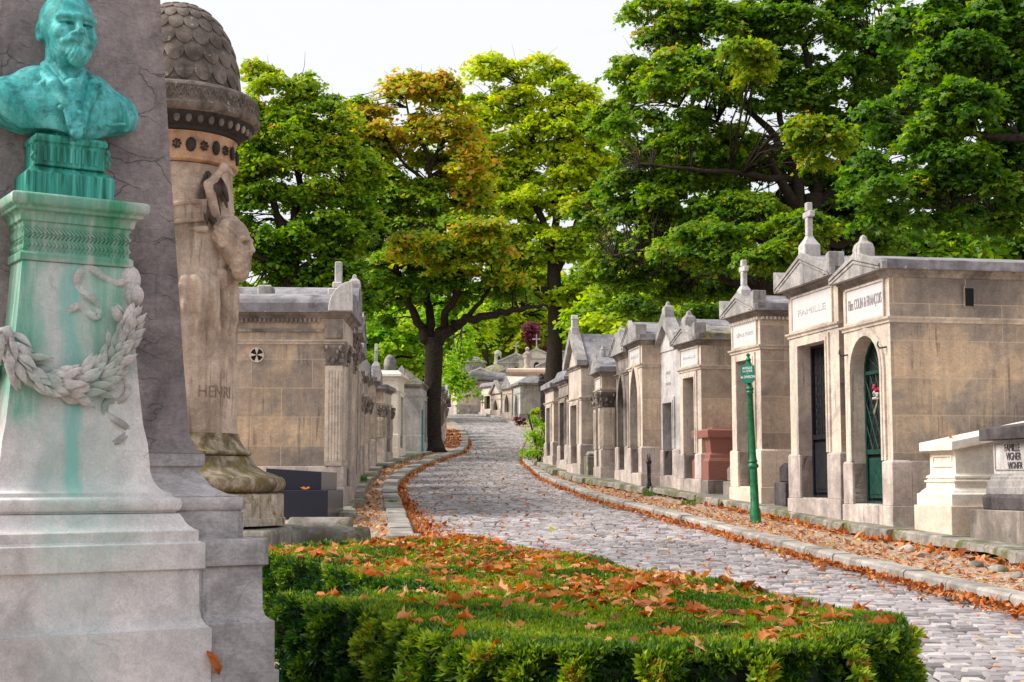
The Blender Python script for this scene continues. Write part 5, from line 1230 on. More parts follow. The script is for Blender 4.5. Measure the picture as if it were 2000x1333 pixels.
for i in range(72):
    a=2*PI*i/72; r_=rc-.028
    for s in (1,-1): q.tube([(r_*math.cos(a-s*.035),r_*math.sin(a-s*.035),hzK(228)),((r_+.01)*math.cos(a),(r_+.01)*math.sin(a),hzK(218)),(r_*math.cos(a+s*.035),r_*math.sin(a+s*.035),hzK(208))],.011,4)
q.build('interlace',M['columncap'],ring,True)
rd=rad(465,195); z0=hzK(188); zt=hzK(14); hh=zt-z0
dome=lambda t:(rd*math.cos(t*PI/2)**.86 if t<1 else 0.02, z0+hh*math.sin(t*PI/2)**1.02)
q=MB(); q.lathe([dome(t) for t in np.linspace(0,.995,18)],56); dm=q.build('dome',M['columncap'],col,True)
q=MB(); rows=7
for r_i in range(rows):
    t=.10+r_i*.13; nn=20 if r_i<5 else 12
    for i in range(nn):
        a=2*PI*(i+.5*(r_i%2))/nn
        vs=[];m=9; hw=PI/nn*1.02
        out=[(-1,.9),(-1,.1),(-.92,-.3),(-.7,-.65),(-.38,-.92),(0,-1),(.38,-.92),(.7,-.65),(.92,-.3),(1,.1),(1,.9)]
        def pp(x,y,off):
            tt=min(.985,max(0,t+y*.085)); r_,z_=dome(tt); r2,z2=dome(min(.99,tt+.01)); nx,nz=(z2-z_),-(r2-r_); L_=math.hypot(nx,nz) or 1
            return ((r_+off*nx/L_)*math.cos(a+x*hw),(r_+off*nx/L_)*math.sin(a+x*hw),z_+off*nz/L_)
        top=[pp(x,y,.008+.018*max(0,-y*.5+.45)) for x,y in out]; inn=[pp(x*.72,y*.72,.016+.014*max(0,-y*.5+.45)) for x,y in out]; bot=[pp(x,y,-.01) for x,y in out]; k=len(out)
        q.add(top+bot+inn+[pp(0,0,.026)],[(j,(j+1)%k,(j+1)%k+k,j+k) for j in range(k)]+[(j,(j+1)%k,2*k+(j+1)%k,2*k+j) for j in range(k)]+[(2*k+j,2*k+(j+1)%k,3*k) for j in range(k)])
q.build('dome_scales',M['columncap'],dm,True)
# carved name following the round shaft
me=text_mesh('HENRI',.19,.004,'LEFT',.95); co=np.zeros(len(me.vertices)*3); me.vertices.foreach_get('co',co); co=co.reshape(-1,3)
rs=rad(460,780)+.004; a0=math.atan2(-math.sqrt(max(.01,rs**2-(rad(408,770))**2)),rad(408,770)); ang=a0+co[:,0]/rs
co2=np.stack([(rs-co[:,1]*.5)*np.cos(ang),(rs-co[:,1]*.5)*np.sin(ang),hzK(771)+co[:,2]],1); me.vertices.foreach_set('co',co2.ravel()); me.update(); link('lettering',me,M['letterbrown'],sh)
# relief figure: bearded head in profile, raised arm, falling drapery
HX=rad(452,470)+.02; HZ=hzK(530)   # chin level
RF=rad(461,450)
def relief(X,Y,Z):
    s=1.78
    x,y,z=(X-HX-.02)/s,(Y+.34)/s,(Z-HZ-.02)/s
    x,y,z=rot3(x,y,z,(0,0,R(76)))
    x,y,z=rot3(x,y,z,(R(8),0,0))
    f=head(x,y,z,'full',True)
    f=sm(f,cap(x,y,z,(0,-.12,.168),(0,-.152,.112),.012,.016),.008)
    f=sm(f,cap(x,y,z,(-.06,-.105,.178),(.06,-.105,.178),.014),.01)
    for k in (-1,1): f=ssub(f,el(x,y,z,(k*.042,-.125,.150),(.026,.03,.014)),.006)
    f=f*s
    ang=lambda deg,r,zz:(r*math.cos(R(deg)),r*math.sin(R(deg)),zz)
    rr=np.sqrt(X*X+Y*Y); an=np.arctan2(Y,X); dg_=np.degrees(an)
    f=sm(f,cap(X,Y,Z,ang(-26,RF-.05,HZ+.12),ang(-34,RF-.12,HZ-.35),.10,.15),.03)
    b_=sm(el(X,Y,Z,ang(-54,RF-.08,HZ-.42),(.26,.16,.44)),el(X,Y,Z,ang(-20,RF-.05,HZ-.52),(.15,.15,.38)),.08); f=sm(f,b_,.04)
    a_=cap(X,Y,Z,ang(-40,RF-.01,hzK(432)),ang(-47,RF+.01,hzK(380)),.075,.06); a_=sm(a_,cap(X,Y,Z,ang(-47,RF+.01,hzK(380)),ang(-37,RF+.07,hzK(350)),.058,.04),.03)
    a_=sm(a_,el(X,Y,Z,ang(-36,RF+.09,hzK(345)),(.055,.06,.06)),.02)
    for k in range(4): a_=sm(a_,cap(X,Y,Z,ang(-36+k*1.6,RF+.11,hzK(344)),ang(-33+k*1.9,RF+.13,hzK(352+k*2)),.018,.014),.01)
    f=sm(f,a_,.03)
    for dg,zt_,zb_,r0 in ((-66,-.3,-.65,.06),(-60,-.2,-.85,.065),(-52,-.2,-1.1,.075),(-43,-.3,-1.3,.075),(-34,-.2,-1.25,.07),(-25,-.1,-1.2,.075),(-15,-.1,-1.1,.085),(-5,-.25,-.95,.075)):
        m_=.5*(zt_+zb_)
        f=sm(f,cap(X,Y,Z,ang(dg-7,RF+.03,HZ+zt_),ang(dg-1,RF+.015,HZ+m_),r0,r0*.7),.03); f=sm(f,cap(X,Y,Z,ang(dg-1,RF+.015,HZ+m_),ang(dg+3,RF-.04,HZ+zb_),r0*.7,.015),.03)
    # tablet held across the shaft, a sash under it
    zc=hzK(437); hh_=(hzK(416)-hzK(458))/2
    pn=np.maximum(np.maximum(np.abs(rr-RF)-.035,np.abs(Z-zc-.0022*(dg_+75))-hh_),(dg_+49)*.016); pn=np.maximum(pn,(-102-dg_)*.016)
    pn=np.maximum(pn,-np.maximum(np.maximum(RF+.012-rr,np.abs(Z-zc-.0022*(dg_+75))-hh_+.045),(dg_+54)*.016)); f=sm(f,pn,.012)
    f=sm(f,cap(X,Y,Z,ang(-98,RF+.0,hzK(466)),ang(-50,RF+.02,hzK(464)),.03,.04),.03)
    f=sm(f,cap(X,Y,Z,ang(-98,RF,hzK(470)),ang(-104,RF-.03,hzK(540)),.10,.03),.05)
    RZ=np.interp(Z,[hzK(848),hzK(780),hzK(700),hzK(560),hzK(450),hzK(350)],[rad(464,850),rad(460,780),rad(461,700),rad(464,560),rad(458,450),rad(452,350)]); f=sm(f,rr-(RZ-.07),.06)
    f=f+(.020*np.sin(an*26+Z*3.5+1.5*np.sin(Z*3))+.008*np.sin(an*61-Z*5))*np.clip((HZ-.12-Z)*3,0,1)*np.clip((Z-HZ+1.25)*3,0,1)
    f=np.maximum(f,(RZ-.09)-rr); return f
P_,Q_=surface_nets(relief,(-.45,-1.25,HZ-2.25),(1.3,.2,hzK(332)),.010)
link('relief_figure',fast_mesh('relief_figure',P_,4,len(Q_),Q_,None,True),M['column'],col)
q=MB()
for k in range(26):
    a=R(-44+random.uniform(-13,13)); zz=hzK(372)+random.uniform(-.3,.12); n_=(math.cos(a),math.sin(a),0)
    leafsurf(q,((RF-.02)*n_[0],(RF-.02)*n_[1],zz),(-n_[1]*random.uniform(-.5,.7),n_[0]*random.uniform(-.5,.7),-1),n_,random.uniform(.18,.34),.085,.02,.1)
q.build('sooty_plume',M['sootbrown'],col,smooth='all')
# ================================================================ foliage
random.seed(11)
LOBE=np.array([(0,-.5),(.16,-.34),(.42,-.30),(.26,-.02),(.44,.22),(.14,.2),(0,.56),(-.14,.2),(-.44,.22),(-.26,-.02),(-.42,-.30),(-.16,-.34)])
KITE=np.array([(0,-.5),(.40,-.02),(0,.55),(-.40,-.02)])
def leaf_faces(P,Nn,size,shape,rnd,name,mat,parent):
    n=len(P); r=rng.normal(0,1,(n,3)); Nn=Nn/np.linalg.norm(Nn,axis=1)[:,None]
    T=np.cross(Nn,r); T/=np.linalg.norm(T,axis=1)[:,None]+1e-9; B=np.cross(Nn,T)
    s=size*rng.uniform(.65,1.25,n); k=len(shape)
    V=P[:,None,:]+(T[:,None,:]*shape[None,:,0:1]+B[:,None,:]*shape[None,:,1:2])*s[:,None,None]
    V=V+Nn[:,None,:]*(-np.abs(shape[None,:,0:1])*.55+rng.normal(0,.06,(n,k,1)))*s[:,None,None]
    FI=np.arange(n*k).reshape(n,k)
    me=fast_mesh(name,V.reshape(-1,3),k,n,FI,rnd); return link(name,me,mat,parent)
def crown_pts(cl,rc,nl,flat=.5,droop=.35,shell=.55):
    """clumps -> leaf positions, normals and colour values"""
    PP=[];NN=[];RR=[]
    for (c,r_,tone_) in cl:
        n=int(nl*(r_/rc)**2); d=rng.normal(0,1,(n,3)); d/=np.linalg.norm(d,axis=1)[:,None]
        d[:,2]=np.where(rng.uniform(0,1,n)<.72,np.abs(d[:,2]),d[:,2])
        rad=rng.uniform(0,1,n)**shell*1.0
        wob=1+.22*np.sin(d[:,0]*5+c[0]*3)+.22*np.sin(d[:,1]*6+c[1]*2)
        p=d*rad[:,None]*r_*wob[:,None]; p[:,2]*=flat; p[:,2]-=droop*(p[:,0]**2+p[:,1]**2)/r_
        PP.append(p+np.array(c)); nn=d*.55+rng.normal(0,.42,(n,3)); nn[:,2]+=.75; NN.append(nn)
        r0=np.abs(tone_+rng.normal(0,.15,n)+.08*d[:,2]); RR.append(np.clip(np.where(r0>.93,.93-(r0-.93)*1.2,r0)+(rng.uniform(0,1,n)<.012)*.3,0,1))
    return np.concatenate(PP),np.concatenate(NN),np.concatenate(RR)
def tree(label,base,trunk,limbs,blobs,d,rc,nl,leaf,mat,shape=KITE,group=None,cat='tree',name='deciduous_tree',thick=1.,cov=2.2,tw=.02,flat=.5,tonef=None,twigs=True,loc_h=None,sag=.35):
    """trunk/limbs: lists of (u,v,dy,radius) seen in the photo, set at depth d; blobs: (u,v,ru,rv[,dy]) crown masses at that depth"""
    o=np.array([base[0],base[1],G(base[1])]); t=thing(name,label,cat,tuple(o),0,group)
    px=d/F
    W_p=lambda u,v,dy=0: at(u,v,d+dy)-o
    segs=[]
    mb=MB(); tp=[W_p(u,v,dy) for u,v,dy,r in trunk]; mb.tube([np.array([0,0,-.3])]+tp,[trunk[0][3]*1.35]+[r for *_,r in trunk],12)
    for (u,v,dy,r) in trunk: segs.append(W_p(u,v,dy))
    LP=[(p,tr[3]) for p,tr in zip(tp[1:],trunk[1:])]
    for lb in limbs:
        pts=[W_p(u,v,dy) for u,v,dy,r in lb]; rs=[r for *_,r in lb]
        # refine with a little wobble
        P2=[];R2=[]
        for i in range(len(pts)-1):
            for k in range(4):
                a=k/4; P2.append(pts[i]*(1-a)+pts[i+1]*a+(rng.normal(0,1,3)*rs[i]*.35 if k else 0)); R2.append(rs[i]*(1-a)+rs[i+1]*a)
        P2.append(pts[-1]); R2.append(rs[-1]); mb.tube(P2,R2,8); LP+=list(zip(P2[2:],R2[2:]))
    cl=[]
    for b in blobs:
        u,v,ru,rv=b[:4]; dy=b[4] if len(b)>4 else 0.; tn=b[5] if len(b)>5 else .4; c=W_p(u,v,dy); rx,rz=ru*px,rv*px; ry=(rx+rz)/2*thick
        n=max(3,int(cov*(rx*rz+rx*ry*.5)/(rc*rc)))
        for _ in range(n):
            q=rng.normal(0,1,3); q/=np.linalg.norm(q); q*=rng.uniform(.25,1)**.45
            cl.append((c+q*np.array([max(rx-rc*.6,rc*.3),max(ry-rc*.5,rc*.3),max(rz-rc*.35,rc*.3)]),rc*rng.uniform(.55,1.25),tn+rng.normal(0,.09)))
    if twigs and LP:
        LPa=np.array([p for p,_ in LP])
        for c,r_,_ in cl:
            dd=np.linalg.norm(LPa-c,axis=1)+np.where(LPa[:,2]>c[2]+.3,3.,0); j=int(np.argmin(dd)); a=LPa[j]; L_=np.linalg.norm(c-a)
            if L_>rc*7: continue
            m1=a+(c-a)*.35+np.array([0,0,.12*L_])+rng.normal(0,.06,3)*L_; m2=a+(c-a)*.7+np.array([0,0,.1*L_])+rng.normal(0,.05,3)*L_
            r0=min(LP[j][1]*.7,tw*(1+L_*.45)); mb.tube([a,m1,m2,c],[r0,r0*.75,r0*.5,r0*.25],5)
            for _k in range(2):
                e=c+rng.normal(0,.5,3)*r_; mb.tube([m2,(m2+e)/2+rng.normal(0,.08,3)*r_,e],[r0*.4,r0*.3,r0*.12],4)
    mb.build('trunk',M['bark'],t,smooth='all')
    P,Nn,rn=crown_pts(cl,rc,nl,flat,sag)
    leaf_faces(P,Nn,leaf,shape,rn,'crown',M[mat],t)
    return t
GT='large trees standing behind the tombs'
# T1 left
tree('green tree on the left rising behind the big tomb, its top tinged yellow',at(566,700,50)[:2]*1.0,[(566,620,0,.30),(570,540,0,.26),(572,480,0,.2)],
  [[(572,490,0,.2),(540,420,0,.14),(510,330,-.5,.08),(515,230,0,.04)],[(572,480,0,.19),(590,380,.5,.13),(575,270,0,.08),(560,170,0,.04)],[(570,510,0,.15),(640,420,0,.1),(670,330,0,.06),(660,240,0,.03)],[(568,540,0,.12),(500,500,-1,.08),(480,470,-1,.04)],[(570,530,0,.12),(650,500,0,.07),(700,460,0,.04)]],
  [(530,190,75,75,0,0.67),(620,230,70,70,0,0.69),(570,280,110,80,0,0.62),(510,330,80,90,0,0.49),(640,330,90,90,0,0.62),(560,430,120,90,0,0.39),(500,520,90,70,0,0.29),(670,440,80,80,0,0.42),(640,540,100,60,0,0.29),(560,600,120,50,0,0.25),(690,590,60,50,0,0.27),(480,250,50,80,0,0.67),(665,250,50,60,0,0.67),(470,400,60,90,0,0.42),(600,160,50,35,0,0.67),(500,140,40,30,0,0.69),(700,350,60,90,1,0.52),(590,520,110,70,1,0.29),(480,330,60,80,0,0.52)],
  50,.62,130,.19,'l_mid',group=GT,cov=3.3,flat=.42)
# T2 central-left with forked trunk at the verge
tree('big dark trunked tree forking low over the left verge, top turning orange',(-2.86,54.5),[(846,885,0,.52),(842,850,0,.40),(842,800,0,.36),(846,740,0,.33),(848,690,0,.34),(846,660,0,.33)],
  [[(838,668,0,.22),(815,630,0,.17),(795,585,0,.14),(780,540,0,.12),(745,480,0,.09),(720,400,0,.06),(735,330,0,.035)],
   [(840,660,0,.2),(838,600,.5,.16),(835,540,1,.14),(850,450,1,.12),(838,360,1,.12),(835,300,1,.09),(800,240,1,.05),(790,180,1,.03)],
   [(836,340,1,.1),(865,280,1,.07),(870,220,1,.04)],[(838,360,1,.09),(790,320,1,.06),(760,280,.5,.04)],
   [(852,662,0,.2),(868,630,0,.16),(895,560,-1,.12),(905,500,-1,.08),(900,430,-1,.05)],
   [(856,668,0,.24),(885,642,0,.2),(905,628,-.5,.17),(945,618,-1,.15),(990,612,-1.5,.13),(1030,600,-2,.09),(1070,598,-2,.05)],[(900,632,-.5,.12),(940,590,-1,.08),(960,560,-1,.05)]],
  [(800,175,75,45,1,.78),(760,250,90,70,1,.78),(860,230,70,70,1,.78),(730,330,60,80,1,.58),(900,320,70,70,1,.78),(810,400,110,70,1,.45),(730,450,90,70,1,.35),(880,450,90,60,0,.45),(790,520,120,70,0,.28),(900,500,110,55,-1.5,.55),(960,480,60,45,-2,.68),(860,560,110,60,0,.2),(970,560,70,45,-1,.3),(760,600,70,60,1,.22),(820,480,90,40,-3,.6),(940,450,70,30,-2.5,.7),(1000,540,50,30,-2,.6),(690,260,60,70,1,.78),(700,200,40,40,1,.6),(880,180,50,30,1,.78),(700,430,60,60,1,.4),(840,160,60,30,1,.78),(760,380,80,60,1,.4),(900,240,50,60,1,.78),(700,520,80,60,1,.25),(840,330,60,80,2,.5),(920,400,60,50,1,.6)],
  55,.72,130,.22,'l_brn',group=GT,cov=3.2,flat=.42)
# T3 yellow green
tree('tall yellow green tree in the centre behind the second trunk',at(1085,740,84)[:2],[(1082,720,0,.50),(1084,660,0,.42),(1084,600,0,.40),(1082,540,0,.40),(1080,490,0,.32)],
  [[(1080,500,0,.3),(1060,430,0,.22),(1030,350,0,.17),(1040,250,0,.1),(1020,170,0,.05)],[(1080,490,0,.28),(1085,400,0,.2),(1090,300,0,.14),(1075,200,0,.08),(1080,150,0,.04)],[(1082,540,0,.25),(1105,480,0,.2),(1130,420,0,.12),(1140,330,0,.06)],[(1082,580,0,.25),(1050,560,0,.18),(1000,540,0,.14),(975,500,0,.09),(950,440,0,.06)],[(1050,440,0,.16),(985,400,0,.1),(950,340,0,.06)],[(1083,600,0,.15),(1120,570,0,.1),(1160,560,0,.05)]],
  [(960,130,60,35,0,0.68),(1040,140,80,40,0,0.68),(1110,170,60,50,0,0.68),(1000,200,80,50,0,0.70),(1090,240,90,55,0,0.68),(980,290,100,50,0,0.68),(1110,320,80,60,0,0.73),(930,370,70,50,0,0.68),(1020,390,110,55,0,0.63),(1130,400,70,60,0,0.68),(960,450,90,45,0,0.80),(1060,480,110,55,0,0.48),(1150,480,80,60,0,0.43),(1000,560,80,50,0,0.28),(1125,575,90,45,0,0.43),(1185,560,80,50,0,0.46),(1150,230,50,60,0,0.68),(925,230,50,70,0,.68),(900,300,40,60,0,.6),(1160,260,50,70,1,.55),(1060,320,90,60,1,0.63),(960,350,80,60,1,0.63),(1160,330,60,60,1,0.63),(1020,520,90,50,1,0.48),(900,420,50,50,0,0.73)],
  84,1.0,125,.33,'l_yel',group=GT,cov=3.1,flat=.42,tw=.035)
# T4 large dark maple right
tree('huge deep green maple filling the sky above the right row',at(1600,700,40)[:2],[(1600,640,0,.50),(1600,560,0,.42),(1595,500,0,.40),(1592,440,0,.34),(1590,380,0,.28)],
  [[(1592,470,0,.25),(1560,400,0,.2),(1545,320,0,.15),(1500,250,0,.1),(1440,190,0,.06)],[(1560,410,0,.16),(1500,300,-1,.1),(1400,240,-1,.06),(1300,200,-1,.03)],[(1590,400,0,.22),(1600,300,0,.16),(1590,180,0,.12),(1560,60,0,.07)],[(1592,420,0,.2),(1650,330,0,.16),(1660,220,0,.12),(1700,80,0,.07)],[(1545,320,0,.1),(1520,200,0,.08),(1500,80,0,.05)],
   [(1598,560,0,.24),(1560,572,-1,.17),(1500,565,-1,.14),(1440,555,-1,.12),(1380,530,-1,.1),(1320,495,-1,.08),(1270,485,-1,.05),(1200,500,-1,.03)],[(1597,530,0,.22),(1570,505,-1,.16),(1530,490,-2,.1),(1480,470,-2,.06)],[(1545,350,0,.11),(1450,340,-2,.08),(1350,330,-2,.05),(1250,320,-2,.03)],[(1600,480,0,.2),(1680,450,0,.12),(1760,440,0,.06)]],
  [(1290,40,90,70,0,0.57),(1400,60,130,90,0,0.51),(1560,40,150,100,0,0.45),(1700,60,120,110,0,0.40),(1240,150,80,60,0,0.57),(1360,160,130,80,-2,0.57),(1500,170,120,80,0,0.47),(1470,110,70,45,-4,0.77),(1640,180,120,90,0,0.40),(1250,260,90,70,0,0.55),(1370,280,130,80,-1,0.51),(1590,270,80,60,-4,0.65),(1500,300,90,60,0,0.45),(1700,300,110,100,0,0.39),(1230,370,90,60,0,0.49),(1350,390,130,70,-1,0.49),(1600,370,130,70,1,0.40),(1470,420,110,60,-2,0.55),(1260,450,110,60,0,0.51),(1390,480,120,55,-3,0.51),(1520,500,90,45,-4,0.57),(1680,420,100,60,0,0.40),(1200,520,90,60,2,0.50),(1300,550,100,50,2,0.45),(1420,560,110,45,3,0.43),(1560,440,80,40,-4,0.57),(1720,470,80,50,1,0.45),(1780,200,110,110,2,0.41),(1790,90,100,90,2,0.40),(1430,330,110,60,1,0.45),(1160,420,60,60,2,0.55),(1200,230,60,60,2,0.57),(1640,500,120,60,2,0.40),(1500,430,120,60,2,0.41),(1300,330,110,60,2,0.47),(1250,600,100,40,4,0.45),(1380,610,100,40,5,0.45),(1560,560,90,40,3,0.40)],
  40,.50,190,.145,'l_deep',LOBE,group=GT,cov=3.5,flat=.40,tw=.014,thick=.9)
# T5 nearest right, hangs in from the border
tree('dark maple branches hanging in from the right border',(at(2180,700,27)[0],27.),[(2180,700,0,.4),(2170,500,0,.36),(2150,350,0,.3),(2130,200,0,.22)],
  [[(2150,380,0,.15),(2050,340,-1,.1),(1950,370,-1,.07),(1860,400,-1,.04)],[(2140,260,0,.15),(2020,180,0,.1),(1900,120,0,.06),(1820,80,0,.04)],[(2140,300,0,.13),(2020,270,-1,.09),(1900,260,-1,.06),(1800,290,-1,.03)],[(2130,200,0,.15),(2040,60,0,.08),(1980,-20,0,.05)]],
  [(1880,-10,110,50,1,.25),(1985,-20,60,60,1,.2),(1960,100,90,70,2,.2),(1960,40,110,80,0,0.28),(1870,90,100,80,0,0.34),(1980,170,90,80,0,0.23),(1870,200,90,70,-1,0.34),(1800,260,80,50,-1,0.48),(1960,270,90,70,0,0.26),(1860,310,100,55,-1,0.38),(1770,370,90,45,-1,0.48),(1900,370,90,50,-1,0.32),(1985,350,50,70,0,0.24),(1830,430,80,30,-1,0.32),(1960,420,60,35,0,0.28),(2080,200,120,200,1,0.23),(1830,30,60,50,0,0.38),(1790,150,40,60,0,0.40),(1720,250,60,60,0,0.32),(1700,350,60,60,0,0.38),(1950,150,120,100,2,0.23),(1900,420,120,40,1,0.28),(1740,430,60,30,0,0.43),(1980,430,60,40,0,0.28),(1760,60,60,60,1,0.28)],
  27,.40,150,.14,'l_deep',LOBE,group=GT,cov=3.6,flat=.42,tw=.012)
# light feathery tree beyond the bend, one bough hanging forward
tree('bright green feathery young tree drooping beside the forked trunk over the bend',at(950,740,128)[:2],[(952,725,0,.2),(950,690,0,.18),(945,640,0,.14)],
  [[(948,660,0,.16),(925,640,-8,.1),(900,650,-20,.07)],[(946,650,0,.16),(975,610,0,.1),(985,580,0,.05)]],
  [(925,625,60,34,-6,.7),(905,670,40,40,-16,.5),(945,600,50,34,0,.55),(880,728,30,32,-24,.45),(898,742,18,26,-24,.5),(890,610,60,40,3,.5)],128,1.3,230,.34,'l_bright',group=GT,cov=2.2,flat=.8,sag=.8)
# shrubs
def bush(label,u,v,w,h,Y,mat,leaf,n,cat='bush',dz=.1,name='leafy_shrub'):
    X=at(u,v,Y)[0]; t=thing(name,label,cat,(X,Y,G(Y)+dz),0); mb=MB()
    for k in range(9): a=random.uniform(0,2*PI); mb.tube([(0,0,0),(w*.2*math.cos(a),w*.2*math.sin(a),h*.5),(w*.4*math.cos(a),w*.4*math.sin(a),h*.85)],[.02,.014,.006],5)
    mb.build('stem',M['bark'],t)
    cl=[((random.uniform(-.4,.4)*w,random.uniform(-.4,.4)*w,random.uniform(.15,.9)*h),min(w,h)*.3,random.uniform(.3,.7)) for _ in range(14)]
    P,Nn,rn=crown_pts(cl,min(w,h)*.3,n,.8,.2); leaf_faces(P,Nn,leaf,KITE,rn,'leaves',M[mat],t); return t
bush('yellow green leafy shrub beside the last tomb of the right row',1053,880,.9,1.9,44.5,'l_bright',.08,220)
bush('purple leaved shrub on the hill behind the white chapel',1050,690,2.6,7.0,128.2,'l_purple',.3,240,'bush',1.0)
bush('pale pink flowering plant at the foot of the pinkish tomb beyond the bend',889,800,.8,.9,112,'leafpink',.12,40,'plant')
bush('low reddish flowering plant beside the bracketed tomb',1015,838,.8,.5,82,'l_purple',.1,50,'plant',.15)
bush('thin shrub with yellow leaves next to the black pillar',1045,812,.6,1.0,82,'l_yel',.12,60,'bush',.15)
# grass tuft on the left verge
def tuft(label,x,y,n,h,dz=.12):
    mb=MB()
    for _ in range(n):
        a=random.uniform(0,2*PI); r=random.uniform(0,.14); hx,hy=r*math.cos(a),r*math.sin(a); l=h*random.uniform(.5,1.1); b=random.uniform(.1,.5)*l; w=.006
        mb.add([(hx-w,hy,0),(hx+w,hy,0),(hx+b*.4*math.cos(a)+w*.7,hy+b*.4*math.sin(a),l*.6),(hx+b*.4*math.cos(a)-w*.7,hy+b*.4*math.sin(a),l*.6),(hx+b*math.cos(a),hy+b*math.sin(a),l)],[(0,1,2,3),(3,2,4)])
    o=mb.build('grass_tuft',M['grassblade']); o.location=(x,y,G(y)+dz); tag(o,label,'grass'); return o
M['grassblade']=simple('grass_blades',(.10,.24,.02),.6,0,.4,20)
x,y=onG(704,948,.12); tuft('bright green grass tuft at the foot of the left tomb row',x,y,260,.26)
x,y=onG(766,985,.12); tuft('tiny green weed beside the left kerb',x,y,70,.10)
x,y=onG(1268,968,.14); tuft('small yellowish weed at the edging under the pointed arch tomb',x,y,80,.14)
x,y=onG(1345,985,.14); tuft('small green weed on the right verge edging under the mossy roofed tomb',x,y,80,.12)
x,y=onG(1125,935,.14); tuft('low weed on the edging near the slate roofed tomb',x,y,80,.14)
# background wood on the hill: three prototype trees copied and turned
def proto(k,mat,h,w,nl,leaf):
    t=thing('woodland_tree','',"tree",(0,0,0),0); mb=MB(); mb.tube([(0,0,-.5),(.1,0,h*.25),(0,.1,h*.6),(.1,0,h*.85)],[.45,.34,.2,.06],9)
    LP=[np.array([0,0,h*z]) for z in np.linspace(.3,.8,8)]; cl=[]
    for _ in range(46):
        q=rng.normal(0,1,3); q/=np.linalg.norm(q); q*=rng.uniform(.2,1)**.5; c=np.array([q[0]*w/2,q[1]*w/2,h*.6+q[2]*h*.38]); cl.append((c,w*.155*rng.uniform(.7,1.3),rng.uniform(.15,.75)))
        a=LP[int(np.argmin([np.linalg.norm(p-c) for p in LP]))]; mb.tube([a,(a+c)/2+np.array([0,0,.4]),c],[.1,.07,.03],5)
    mb.build('trunk',M['bark'],t,smooth='all'); P,Nn,rn=crown_pts(cl,w*.155,nl,.6,.3); leaf_faces(P,Nn,leaf,KITE,rn,'crown',M[mat],t); return t
PR=[proto(0,'l_yel',13,11,190,.5),proto(1,'l_mid',14,10,190,.5),proto(2,'l_bright',11,10,180,.5)]
spots=[]
for i,u in enumerate(range(440,2100,95)): spots.append((u+random.uniform(-25,25),132+random.uniform(-4,14)+(8 if i%2 else 0),i))
for i,u in enumerate(range(420,2160,105)): spots.append((u+random.uniform(-30,30),162+random.uniform(-6,8),i+1))
for u,Y in ((735,92),(640,96),(560,88),(470,84),(1240,90),(1290,78),(1330,74),(1420,70),(1500,84),(1790,62),(1900,70),(2010,66),(1690,80)): spots.append((u,Y,int(u)))
used=set(); names=['yellow green','mid green','fresh light green']
MARKS={1052:1}
for i,(u,Y,k) in enumerate(spots):
    k=(k*7+i)%3; src=PR[k]
    if k in used:
        t=src.copy(); C.objects.link(t)
        for ch in src.children: c=ch.copy(); C.objects.link(c); c.parent=t
    else: t=src; used.add(k)
    X=at(u,700,Y)[0]; s=random.uniform(.85,1.15)*(1 if Y>120 else .7 if u<1000 else .85)
    t.location=(X,Y,G(Y)-.2); t.rotation_euler=(0,0,random.uniform(0,6.28)); t.scale=(s,s,s*random.uniform(.9,1.1))
    where='on the far hillside' if Y>155 else 'in the wood beyond the bend' if Y>120 else 'close behind the left row of tombs' if u<800 else 'close behind the right row of tombs'
    t['label']=names[k]+' woodland tree '+where; t['category']='tree'; t['group']=names[k]+' woodland trees '+where
# ================================================================ hedge
HP=[(505,1087),(518,1074),(640,1062),(900,1057),(1050,1080),(1200,1110),(1480,1165),(1640,1196),(1765,1222),(1768,1240),(1640,1262),(1450,1274),(1250,1278),(1100,1276),(905,1262),(810,1235),(720,1205),(620,1183),(540,1166),(600,1163),(830,1160),(807,1150),(707,1131),(622,1105)]
HH=.60
hp=[onG(u,v,HH) for u,v in HP]
hp=np.array(hp)
# pull the hidden left ends well behind the monument
def inside(x,y,poly):
    r=np.zeros(len(x),dtype=bool); n=len(poly); j=n-1
    for i in range(n):
        xi,yi=poly[i];xj,yj=poly[j]
        c=((yi>y)!=(yj>y))&(x<(xj-xi)*(y-yi)/(yj-yi+1e-12)+xi); r^=c; j=i
    return r
hed=thing('clipped_hedge','low clipped yew hedge with a notch, strewn with dry leaves','hedge',(hp[:,0].mean(),hp[:,1].mean(),G(8)),0)
ho=np.array(hed.location)
def hz_h(x,y): return GA(y)+HH+.020*np.sin(x*3.1+y*1.3)+.018*np.sin(y*2.7-x*1.9)+.012*np.sin(x*9+y*7)
mb=MB(); n=len(hp); cen=hp.mean(0)
ins=[]
for i in range(n):
    a,b,c=hp[i-1],hp[i],hp[(i+1)%n]; d1=(b-a)/np.linalg.norm(b-a); d2=(c-b)/np.linalg.norm(c-b); nr=np.array([-(d1+d2)[1],(d1+d2)[0]]); nr/=np.linalg.norm(nr)+1e-9; ins.append(b+nr*.05)
area=sum(hp[i-1][0]*hp[i][1]-hp[i][0]*hp[i-1][1] for i in range(n))/2
if area<0: ins=[2*hp[i]-np.array(p) for i,p in enumerate(ins)]
ins=np.array(ins)
vs=[(x-ho[0],y-ho[1],G(y)-.1-ho[2]) for x,y in ins]+[(x-ho[0],y-ho[1],G(y)+HH-.07-ho[2]) for x,y in ins]
mb.add(vs,[(i,(i+1)%n,(i+1)%n+n,i+n) for i in range(n)]+[tuple(range(n,2*n))]); mb.build('hedge_core',M['hedgecore'],hed)
